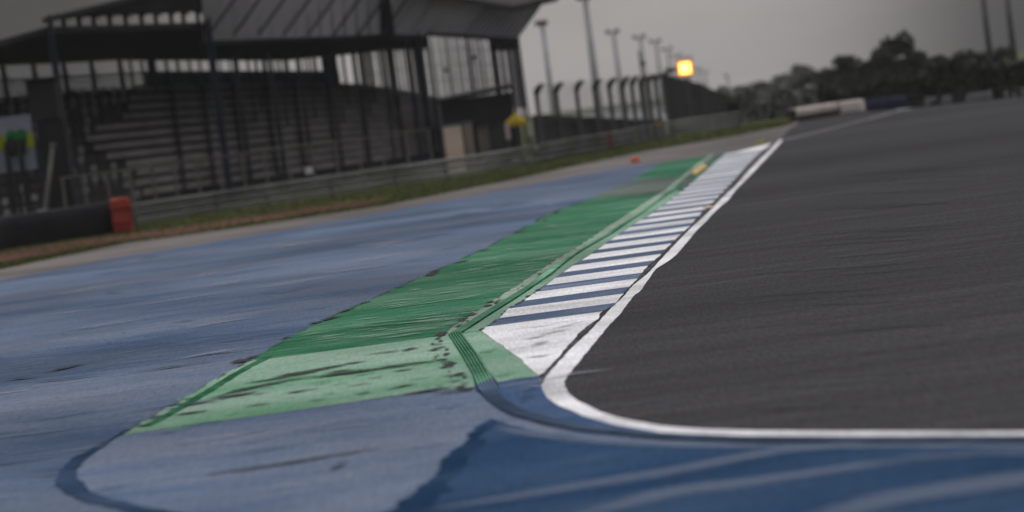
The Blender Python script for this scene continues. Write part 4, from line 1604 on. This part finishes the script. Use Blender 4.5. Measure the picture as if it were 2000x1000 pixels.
# cloth covered fence stepping down to the right
ST = [(1292, 146), (1318, 150), (1345, 156), (1372, 166), (1400, 178), (1425, 188), (1444, 196)]
t = thing('screen_fence', G(1370, 256), 'dark cloth covered fence sloping down to the right below the lit panel', 'fence')
tp, bt = [], []
for i, (x, y) in enumerate(ST):
    D = 196 + i * 1.2
    p = P(x, y, D)
    tp.append(p); bt.append(Vector((p.x, p.y, 0)))
bm = bmesh.new()
tpd, btd = dens(tp, 0.4), None
q_t = [bm.verts.new(p + Vector((0, 0, 0.10 * mnoise.noise(p * 1.5)))) for p in tpd]
q_b = [bm.verts.new(Vector((p.x, p.y, 0))) for p in tpd]
q_t2 = [bm.verts.new(v.co + Vector((0, 0.06, 0))) for v in q_t]
q_b2 = [bm.verts.new(v.co + Vector((0, 0.06, 0))) for v in q_b]
for i in range(len(tpd) - 1):
    bm.faces.new((q_b[i], q_b[i + 1], q_t[i + 1], q_t[i]))
    bm.faces.new((q_b2[i + 1], q_b2[i], q_t2[i], q_t2[i + 1]))
    bm.faces.new((q_t[i], q_t[i + 1], q_t2[i + 1], q_t2[i]))
obj('cloth', bm, M['screen'], t)
for i in range(len(tp)):
    bm = bmesh.new(); beam(bm, bt[i] + Vector((0, -0.08, 0)), tp[i] + Vector((0, -0.08, 0.12)), 0.12); obj('post', bm, M['post'], t)
bm = bmesh.new()
c = P(1345, 197, 190)
tube(bm, [c, c + Vector((0, 0.1, 0))], 0.13, 14)
tag(obj('round_plate', bm, M['hut_grey'], None), 'tiny pale round plate on the dark cloth under the lit panel', 'sign')
o = bpy.data.objects['round_plate']
D = 193
c = P(1434, 221, D)
t = thing('equipment_box', (c.x, D + 0.5, 0), 'black upright box at the right end of the cloth fence', 'box')
bm = bmesh.new(); box(bm, (c.x, D + 0.5, c.z / 2 + 0.35), (20 * D / F, 1.0, c.z + 0.7), bev=0.03); obj('body', bm, M['black'], t)
bm = bmesh.new(); box(bm, (c.x, D + 0.5, c.z + 0.74), (24 * D / F, 1.2, 0.08)); obj('lid', bm, M['dark'], t)

# lit yellow panel on its mast
D = 189
c = P(1338, 133, D)
s = D / F
t = thing('signal_panel', (c.x, c.y, 0), 'square lit yellow signal panel above the dark cloth fence', 'signal')
bm = bmesh.new(); box(bm, c + Vector((0, -0.03, 0)), (20 * s, 0.06, 20 * s), bev=0.02); obj('lamp_face', bm, M['lit'], t)
bm = bmesh.new(); box(bm, c, (27 * s, 0.06, 27 * s), bev=0.02); obj('lamp_rim', bm, M['lit_rim'], t)
bm = bmesh.new()
box(bm, c + Vector((0, 0.13, 0)), (31 * s, 0.18, 31 * s), bev=0.03)
obj('housing', bm, M['dark'], t)
bm = bmesh.new()
tube(bm, [(c.x, c.y + 0.3, 0), (c.x, c.y + 0.3, c.z)], 0.07)
beam(bm, c + Vector((0, 0.3, 0.1)), P(1300, 140, D + 0.3), 0.12)
obj('mast', bm, M['post'], t)
for x in (1304, 1314):
    bm = bmesh.new()
    p = P(x, 137, D + 0.3)
    box(bm, p, (0.3, 0.25, 0.35), bev=0.03)
    obj('junction_box', bm, M['dark'], t)

# ------------------------------------------------------------------ light poles


def light_pole(name, x, y, D, label, wide, rad, lamps=2, group='floodlight poles behind the fence', up=0):
    top = P(x, y, D)
    s = D / F
    t = thing(name, (top.x, top.y, 0), label, 'light pole', group)
    bm = bmesh.new()
    tube(bm, [(top.x, top.y, 0), (top.x, top.y, top.z * 0.5), (top.x, top.y, top.z)], [rad * 1.9, rad * 1.6, rad * 1.2], 12)
    obj('shaft', bm, M['pole'], t, True)
    bm = bmesh.new()
    beam(bm, top + Vector((-wide * 1.2, 0, 0.0)), top + Vector((wide * 0.9, 0, 0)), 0.16)
    obj('crossarm', bm, M['pole'], t)
    for k in range(lamps):
        q = wide * (-1.15 + 1.9 * k / max(1, lamps - 1))
        bm = bmesh.new()
        c = top + Vector((q, -0.15, 0.12))
        vs = box(bm, c, (wide * 0.95, 0.6, 0.42), bev=0.05)
        bmesh.ops.rotate(bm, cent=c, matrix=Matrix.Rotation(0.35, 3, 'X'), verts=bm.verts[:])
        ld = obj('lamp_head', bm, M['lamp'], t)
        bm = bmesh.new()
        box(bm, c + Vector((0, -0.12, -0.20)), (wide * 0.6, 0.34, 0.03))
        g_ = bpy.data.objects.new('lens', bpy.data.meshes.new('lens'))
        bm.to_mesh(g_.data); bm.free(); g_.data.materials.append(M['glass'])
        COL.objects.link(g_); g_.parent = ld
        g_.matrix_parent_inverse = Matrix.Translation(-Vector(t.location)) if False else Matrix.Identity(4)
    return t


light_pole('light_pole', 1059, 47, 260, 'pale slender light pole nearest the grandstand, with a cluster head', 0.45, 0.16, 3)
light_pole('light_pole', 1142, -4, 215, 'tallest light pole, its head cut by the top of the picture', 0.45, 0.19, 2)
POLES = [(1198, 63, 330, 'third light pole from the grandstand, lower than the tallest'), (1250, 73, 380, 'fourth light pole from the grandstand in the receding row'),
         (1281, 81, 430, 'fifth light pole from the grandstand in the receding row'), (1304, 96, 510, 'sixth light pole from the grandstand, left of the lit panel'),
         (1323, 108, 590, 'light pole just left of the lit yellow panel'), (1343, 113, 660, 'light pole rising directly behind the lit yellow panel'),
         (1362, 134, 700, 'light pole just right of the lit yellow panel'), (1376, 141, 760, 'small light pole, second to the right of the lit panel')]
for x, y, D, lab in POLES:
    light_pole('light_pole', x, y, D, lab, 0.62 * (D / 330) ** 0.6, 0.20 * (D / 330) ** 0.5, 2)
light_pole('light_pole', 1421, 148, 420, 'lone short mast above the end of the dark cloth fence', 0.3, 0.14, 1)
# cctv arm on the fourth pole
D = 240
a = P(1248, 100, D)
t = thing('camera_mast', (a.x, D, 0), 'thin mast with a small dark camera in front of the light poles', 'mast')
bm = bmesh.new(); tube(bm, [(a.x, D, 0), a], 0.09); obj('shaft', bm, M['hut_grey'], t)
bm = bmesh.new(); c = P(1256, 124, D - 0.3); box(bm, c, (0.42, 0.42, 0.42), bev=0.1); beam(bm, c, Vector((a.x, D, c.z)), 0.07); obj('camera_head', bm, M['dark'], t)

for x, y, D, lab in ((1915, -45, 214, 'dark tall pole rising above the trees, left of two'), (1962, -45, 212, 'dark tall pole at the right edge of the picture')):
    top = P(x, y, D)
    t = thing('flood_mast', (top.x, top.y, 0), lab, 'pole', 'tall poles over the trees')
    bm = bmesh.new(); tube(bm, [(top.x, top.y, 0), (top.x, top.y, top.z * .5), top], [0.28, 0.25, 0.2]); obj('shaft', bm, M['post'], t, True)
    bm = bmesh.new(); box(bm, top + Vector((0, 0, 0.1)), (1.4, 0.4, 0.5), bev=0.05); obj('lamp_head', bm, M['lamp'], t)
    bm = bmesh.new(); tube(bm, [(top.x, top.y, 0), (top.x, top.y, 0.2)], 0.4, 12); obj('base_plate', bm, M['post'], t)

# ------------------------------------------------------------------ far barriers


def tyre_run(name, x0, y0, x1, y1, hpx, mats, label, cat, belt=None, skirt=None):
    a, b_ = G(x0, y0), G(x1, y1)
    D = (a.y + b_.y) / 2
    h = hpx * D / F
    d = (b_ - a)
    L = d.length
    d.normalize()
    nn = Vector((-d.y, d.x, 0))
    t = thing(name, (a + b_) / 2, label, cat)
    n = max(2, int(L / 0.55))
    layers = max(2, int(h / 0.22))
    bm = bmesh.new()
    for i in range(n):
        for k in range(layers):
            c = a + d * (L * (i + 0.5) / n) + nn * 0.35 + Vector((0, 0, (k + 0.5) * h / layers))
            tube(bm, [c + Vector((0, 0, -0.42 * h / layers)), c + Vector((0, 0, -0.2 * h / layers)), c + Vector((0, 0, 0.2 * h / layers)), c + Vector((0, 0, 0.42 * h / layers))], [0.24, 0.29, 0.29, 0.24], 10, R.randrange(len(mats)))
    obj('tyre_stack', bm, mats, t)
    if belt:
        z0, z1, mt_ = belt
        bm = bmesh.new()
        p, q = a + nn * -0.02, b_ + nn * -0.02
        rows = []
        for k, (off, z) in enumerate(((0.0, z0), (-0.05, z0 + (z1 - z0) * 0.3), (-0.05, z0 + (z1 - z0) * 0.8), (0.05, z1), (0.6, z1 + 0.02))):
            rows.append([bm.verts.new(p.lerp(q, j / 12) + nn * (off + 0.02 * math.sin(j * 2.1)) + Vector((0, 0, z * h))) for j in range(13)])
        for r0, r1 in zip(rows, rows[1:]):
            for j in range(12):
                bm.faces.new((r0[j], r0[j + 1], r1[j + 1], r1[j]))
        bmesh.ops.solidify(bm, geom=bm.faces[:], thickness=0.03)
        obj('belt', bm, mt_, t)
    return t


tyre_run('belted_tyre_barrier', 1556, 238, 1640, 224, 25, [M['black']], 'beige belted tyre barrier with bare black tyres below, beyond the grass', 'tyre barrier', (0.42, 1.0, M['beige_belt']))
tyre_run('belted_tyre_barrier', 1641, 224, 1689, 217, 24, [M['black']], 'beige barrier section clad to the ground, next to the blue one', 'tyre barrier', (0.08, 1.0, M['beige_belt']))
tyre_run('belted_tyre_barrier', 1692, 218, 1775, 211, 23, [M['black']], 'dark blue belted tyre barrier right of the beige one', 'tyre barrier', (0.1, 1.0, M['blue_belt']))
grey_t = plain('pale_tyre', (0.16, 0.155, 0.175), 0.7, 0.4, 3)
tyre_run('tyre_barrier', 1778, 211, 1800, 209, 22, [M['black']], 'short black tyre stack right of the dark blue barrier', 'tyre barrier')
tyre_run('tyre_barrier', 1801, 209, 1858, 203, 17, [M['black'], grey_t, grey_t], 'grey speckled tyre barrier between two black stacks', 'tyre barrier')
tyre_run('tyre_barrier', 1860, 203, 1884, 200, 20, [M['black']], 'short black tyre stack between two grey speckled barriers', 'tyre barrier')
tyre_run('tyre_barrier', 1886, 200, 1945, 194, 17, [M['black'], grey_t, grey_t], 'grey speckled tyre barrier under the left tall pole', 'tyre barrier')
tyre_run('tyre_barrier', 1947, 194, 1962, 192, 20, [M['black']], 'narrow black tyre stack near the right edge', 'tyre barrier')
tyre_run('tyre_barrier', 1964, 192, 2080, 181, 17, [M['black'], grey_t, grey_t], 'grey speckled tyre barrier cut by the right edge', 'tyre barrier')

# ------------------------------------------------------------------ trees
RT = random.Random(21)


def crown_mesh(seed, n=1500):
    """unit crown (radius about 1 wide, 0..1 high) of leaf faces in clumps"""
    r = random.Random(seed)
    bm = bmesh.new()
    clumps = []
    for k in range(16):
        a = r.uniform(0, 2 * math.pi)
        z = r.uniform(0.05, 0.92)
        rad = (math.sin(math.pi * (0.12 + 0.80 * z)) ** 0.8) * r.uniform(0.25, 0.85)
        clumps.append((Vector((math.cos(a) * rad, math.sin(a) * rad, z)), r.uniform(0.22, 0.42)))
    clumps.append((Vector((0, 0, 0.84)), 0.30))
    for k in range(n):
        c, q = r.choice(clumps)
        v = Vector((r.gauss(0, 1), r.gauss(0, 1), r.gauss(0, 1)))
        v.normalize()
        v *= q * r.uniform(0.5, 1.0)
        p = c + Vector((v.x, v.y, v.z * 0.55))
        if p.z < 0:
            continue
        s = r.uniform(0.05, 0.10)
        u = Vector((r.gauss(0, 1), r.gauss(0, 1), r.gauss(0, 0.6))).normalized()
        w = u.cross(Vector((r.gauss(0, 1), r.gauss(0, 1), r.gauss(0, 1)))).normalized()
        w = Vector((w.x, w.y, w.z * 0.6))
        bm.faces.new([bm.verts.new(p + u * s * i + w * s * j * 0.8) for i, j in ((-1, -0.4), (0.2, -1), (1, 0.3), (-0.3, 1))])
    me = bpy.data.meshes.new('crown')
    bm.to_mesh(me); bm.free()
    me.materials.append(M['leaf'])
    return me


def trunk_mesh(seed):
    r = random.Random(seed)
    bm = bmesh.new()
    tube(bm, [(0, 0, 0), (0.02, 0, 0.25), (0.0, 0.02, 0.6), (0.03, 0, 0.85)], [0.05, 0.04, 0.028, 0.01], 8)
    for k in range(6):
        a = r.uniform(0, 6.28)
        z = r.uniform(0.2, 0.6)
        tube(bm, [(0, 0, z), (math.cos(a) * 0.2, math.sin(a) * 0.2, z + 0.12), (math.cos(a) * 0.42, math.sin(a) * 0.42, z + 0.28)], [0.022, 0.015, 0.005], 6)
    me = bpy.data.meshes.new('trunk')
    bm.to_mesh(me); bm.free()
    me.materials.append(M['bark'])
    return me


CROWNS = [crown_mesh(s) for s in range(5)]
M['leaf_far'] = plain('hazed_tree_leaves', (0.095, 0.096, 0.085), 0.8, 0.2, 0.4, spec=0.05)  # haze over the far trees painted into their leaf colour
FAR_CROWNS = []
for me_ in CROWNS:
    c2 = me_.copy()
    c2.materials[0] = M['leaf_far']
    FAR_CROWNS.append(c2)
TRUNKS = [trunk_mesh(s) for s in range(3)]


def tree(x, y, wpx, D, label, group='trees beyond the track'):
    top = P(x, y, D)
    hh = top.z
    w = wpx * D / F / 2
    t = thing('tree', (top.x, D, 0), label, 'tree', group)
    t.rotation_euler.z = 0
    o = bpy.data.objects.new('trunk', TRUNKS[RT.randrange(3)])
    COL.objects.link(o); o.parent = t; o.scale = (hh * 0.6, hh * 0.6, hh * 0.95)
    o = bpy.data.objects.new('crown', CROWNS[RT.randrange(5)])
    COL.objects.link(o); o.parent = t
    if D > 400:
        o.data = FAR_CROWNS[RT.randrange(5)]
    o.location = (0, 0, hh * 0.03); o.scale = (w * 1.12, w * 1.12, hh * 0.99)
    o.rotation_euler.z = RT.uniform(0, 6.28)
    return t


TREES = [(1455, 168, 62, 430, 'pale far tree at the left end of the tree line'), (1492, 160, 66, 410, 'pale far tree above the grass end, second from the left end'),
         (1532, 144, 64, 470, 'hazy grey tree standing behind the left tree line'), (1566, 128, 66, 500, 'tallest hazy grey tree standing behind the left tree line'),
         (1600, 141, 66, 300, 'rounded tree above the left end of the beige barrier'), (1626, 132, 56, 250, 'narrow tree above the middle of the beige barrier'),
         (1656, 112, 72, 240, 'domed tree above the right end of the beige barrier'), (1694, 119, 62, 236, 'lower tree between the domed tree and the tallest tree'),
         (1722, 106, 60, 232, 'left shoulder tree leaning against the tallest tree'), (1750, 77, 92, 238, 'tallest broad tree of the tree line'),
         (1786, 106, 66, 234, 'right shoulder tree beside the tallest tree'), (1822, 113, 66, 230, 'low tree between the tallest tree and the dark group'),
         (1856, 120, 60, 226, 'lowest dark tree left of the dark group'), (1878, 99, 64, 222, 'dark tree left of the two tall poles'),
         (1916, 102, 62, 220, 'dark tree at the foot of the left tall pole'), (1956, 92, 60, 218, 'dark pointed tree between the two tall poles'),
         (1994, 128, 62, 216, 'dark tree behind the right tall pole, cut by the edge')]
for tr_ in TREES:
    tree(*tr_)
for x, y, w, D in ((1585, 150, 80, 330), (1640, 138, 80, 310), (1680, 130, 80, 320), (1712, 122, 80, 300), (1770, 118, 90, 300), (1806, 124, 80, 290), (1840, 128, 80, 280), (1896, 118, 80, 285), (1936, 112, 80, 280), (1975, 120, 80, 275)):
    tree(x, y, w, D, 'tree half hidden behind the front row of the tree line', 'trees half hidden behind the front row')
for x, y, w, D in ((2040, 95, 80, 216), (2100, 85, 80, 214)):
    tree(x, y, w, D, 'dark tree beyond the right edge of the picture')


M['leaf_hazed'] = plain('hazed_hedge_leaves', (0.17, 0.17, 0.145), 0.8, 0.3, 0.6, spec=0.05)  # lighter, greyer leaves: haze in front of the hedge put into its colour


def hedge(name, pts, h, wid, n, label, leaf='leaf'):
    """continuous bushy hedge"""
    c0 = pts[len(pts) // 2]
    t = thing(name, (c0.x, c0.y, 0), label, 'hedge')
    bm = bmesh.new()
    r = random.Random(n)
    for k in range(n):
        q = r.random() * (len(pts) - 1)
        i = int(q)
        p = pts[i].lerp(pts[i + 1], q - i)
        hh = h * (0.75 + 0.5 * mnoise.noise(Vector((p.x * 0.35, p.y * 0.35, n))))
        p = p + Vector((r.uniform(-0.3, 0.3), r.uniform(-wid, wid), hh * (1 - r.random() ** 1.6)))
        s = r.uniform(0.12, 0.3)
        u = Vector((r.gauss(0, 1), r.gauss(0, 1), r.gauss(0, 1))).normalized()
        w = u.cross(Vector((r.gauss(0, 1), r.gauss(0, 1), r.gauss(0, 1)))).normalized()
        bm.faces.new([bm.verts.new(p + u * s * i_ + w * s * j_) for i_, j_ in ((-1, -0.4), (0.2, -1), (1, 0.3), (-0.3, 1))])
    obj('foliage', bm, M[leaf], t)
    bm = bmesh.new()
    for k in range(0, len(pts) - 1):
        for j in range(4):
            p = pts[k].lerp(pts[k + 1], j / 4)
            tube(bm, [p, p + Vector((0.1, 0, h * 0.5)), p + Vector((-0.1, 0.1, h * 0.8))], [0.06, 0.04, 0.01], 6)
    obj('stem', bm, M['bark'], t)


hl = [P(x, 300, D) for x, D in ((1560, 206), (1640, 203), (1720, 201), (1800, 200), (1880, 199), (1960, 198), (2060, 197), (2150, 196))]
hedge('hedge', [Vector((p.x, p.y, 0)) for p in hl], 2.9, 1.5, 9000, 'dark bushy hedge along the foot of the trees behind the tyre barriers')
hl = [P(x, 300, D) for x, D in ((1425, 216), (1465, 210), (1505, 206), (1550, 203), (1600, 200))]
hedge('hedge', [Vector((p.x, p.y, 0)) for p in hl], 2.9, 1.2, 5000, 'grey-green hedge beyond the grass end, right of the cloth fence', 'leaf_hazed')

# ------------------------------------------------------------------ air
hz_bm = bmesh.new()
box(hz_bm, (0, 460, 19), (1600, 1120, 40))
hz = obj('haze', hz_bm, [])
tag(hz, kind='stuff')
mt = bpy.data.materials.new('haze_air')
mt.use_nodes = True
nt = mt.node_tree
nt.nodes.remove(nt.nodes['Principled BSDF'])
pv = nt.nodes.new('ShaderNodeVolumePrincipled')
pv.inputs['Color'].default_value = (0.85, 0.85, 0.86, 1)
pv.inputs['Density'].default_value = 0.00014
nt.links.new(pv.outputs[0], nt.nodes['Material Output'].inputs['Volume'])
hz.data.materials.append(mt)

# ------------------------------------------------------------------ light
SUN_EL, SUN_AZ = math.radians(52), math.radians(25)    # azimuth from +Y towards +X
w = bpy.data.worlds.new('World')
S.world = w
w.use_nodes = True
nt = w.node_tree
bg = nt.nodes['Background']
sky = nt.nodes.new('ShaderNodeTexSky')
sky.sky_type = 'NISHITA'
sky.sun_disc = False
sky.sun_elevation = SUN_EL
sky.sun_rotation = SUN_AZ
sky.air_density = 1.5
sky.dust_density = 4.0
# overcast cloud deck: dark towards the horizon, bright overhead, with a lighter patch ahead
tc = nt.nodes.new('ShaderNodeTexCoord')
sep = nt.nodes.new('ShaderNodeSeparateXYZ')
nt.links.new(tc.outputs['Generated'], sep.inputs[0])
deck = ramp(nt, sep.outputs[2], [(0.0, 0.0), (0.07, 0.0), (0.35, 0.52), (1.0, 1.0)])
dot = nt.nodes.new('ShaderNodeVectorMath')
dot.operation = 'DOT_PRODUCT'
nt.links.new(tc.outputs['Generated'], dot.inputs[0])
pd = ray(1060, 120).normalized()
dot.inputs[1].default_value = pd
patch = nt.nodes.new('ShaderNodeMapRange')
patch.interpolation_type = 'SMOOTHERSTEP'
patch.inputs['From Min'].default_value = math.cos(math.radians(11))
patch.inputs['From Max'].default_value = math.cos(math.radians(1.0))
nt.links.new(dot.outputs['Value'], patch.inputs['Value'])
cl = noise(nt, coord(nt, (1, 1, 3), kind='Generated'), 5.0, 5, 0.55)
cl2 = ramp(nt, cl, [(0.3, 0.85), (0.7, 1.12)])
c = mix(nt, patch.outputs[0], (0.55, 0.54, 0.57), (3.45, 3.3, 3.22))
c = mix(nt, deck, c, (10.2, 10.2, 10.7))
c = mix(nt, 1.0, c, cl2, 'MULTIPLY')
c = mix(nt, 0.97, sky.outputs[0], c)
nt.links.new(c, bg.inputs[0])
bg.inputs[1].default_value = 0.10

sl = bpy.data.lights.new('sun', 'SUN')
sl.energy = 0.9
sl.angle = math.radians(20)
sl.color = (1.0, 0.96, 0.9)
so = bpy.data.objects.new('sun', sl)
COL.objects.link(so)
sd_ = Vector((math.sin(SUN_AZ) * math.cos(SUN_EL), math.cos(SUN_AZ) * math.cos(SUN_EL), math.sin(SUN_EL)))
so.rotation_euler = (-sd_).to_track_quat('-Z', 'Y').to_euler()

S.view_settings.view_transform = 'Standard'
S.view_settings.look = 'None'
S.view_settings.exposure = 0
S.view_settings.gamma = 1
S.render.engine = 'CYCLES'
S.cycles.use_denoising = True
S.cycles.max_bounces = 6
S.cycles.volume_bounces = 1
S.cycles.volume_max_steps = 64
S.cycles.use_adaptive_sampling = False
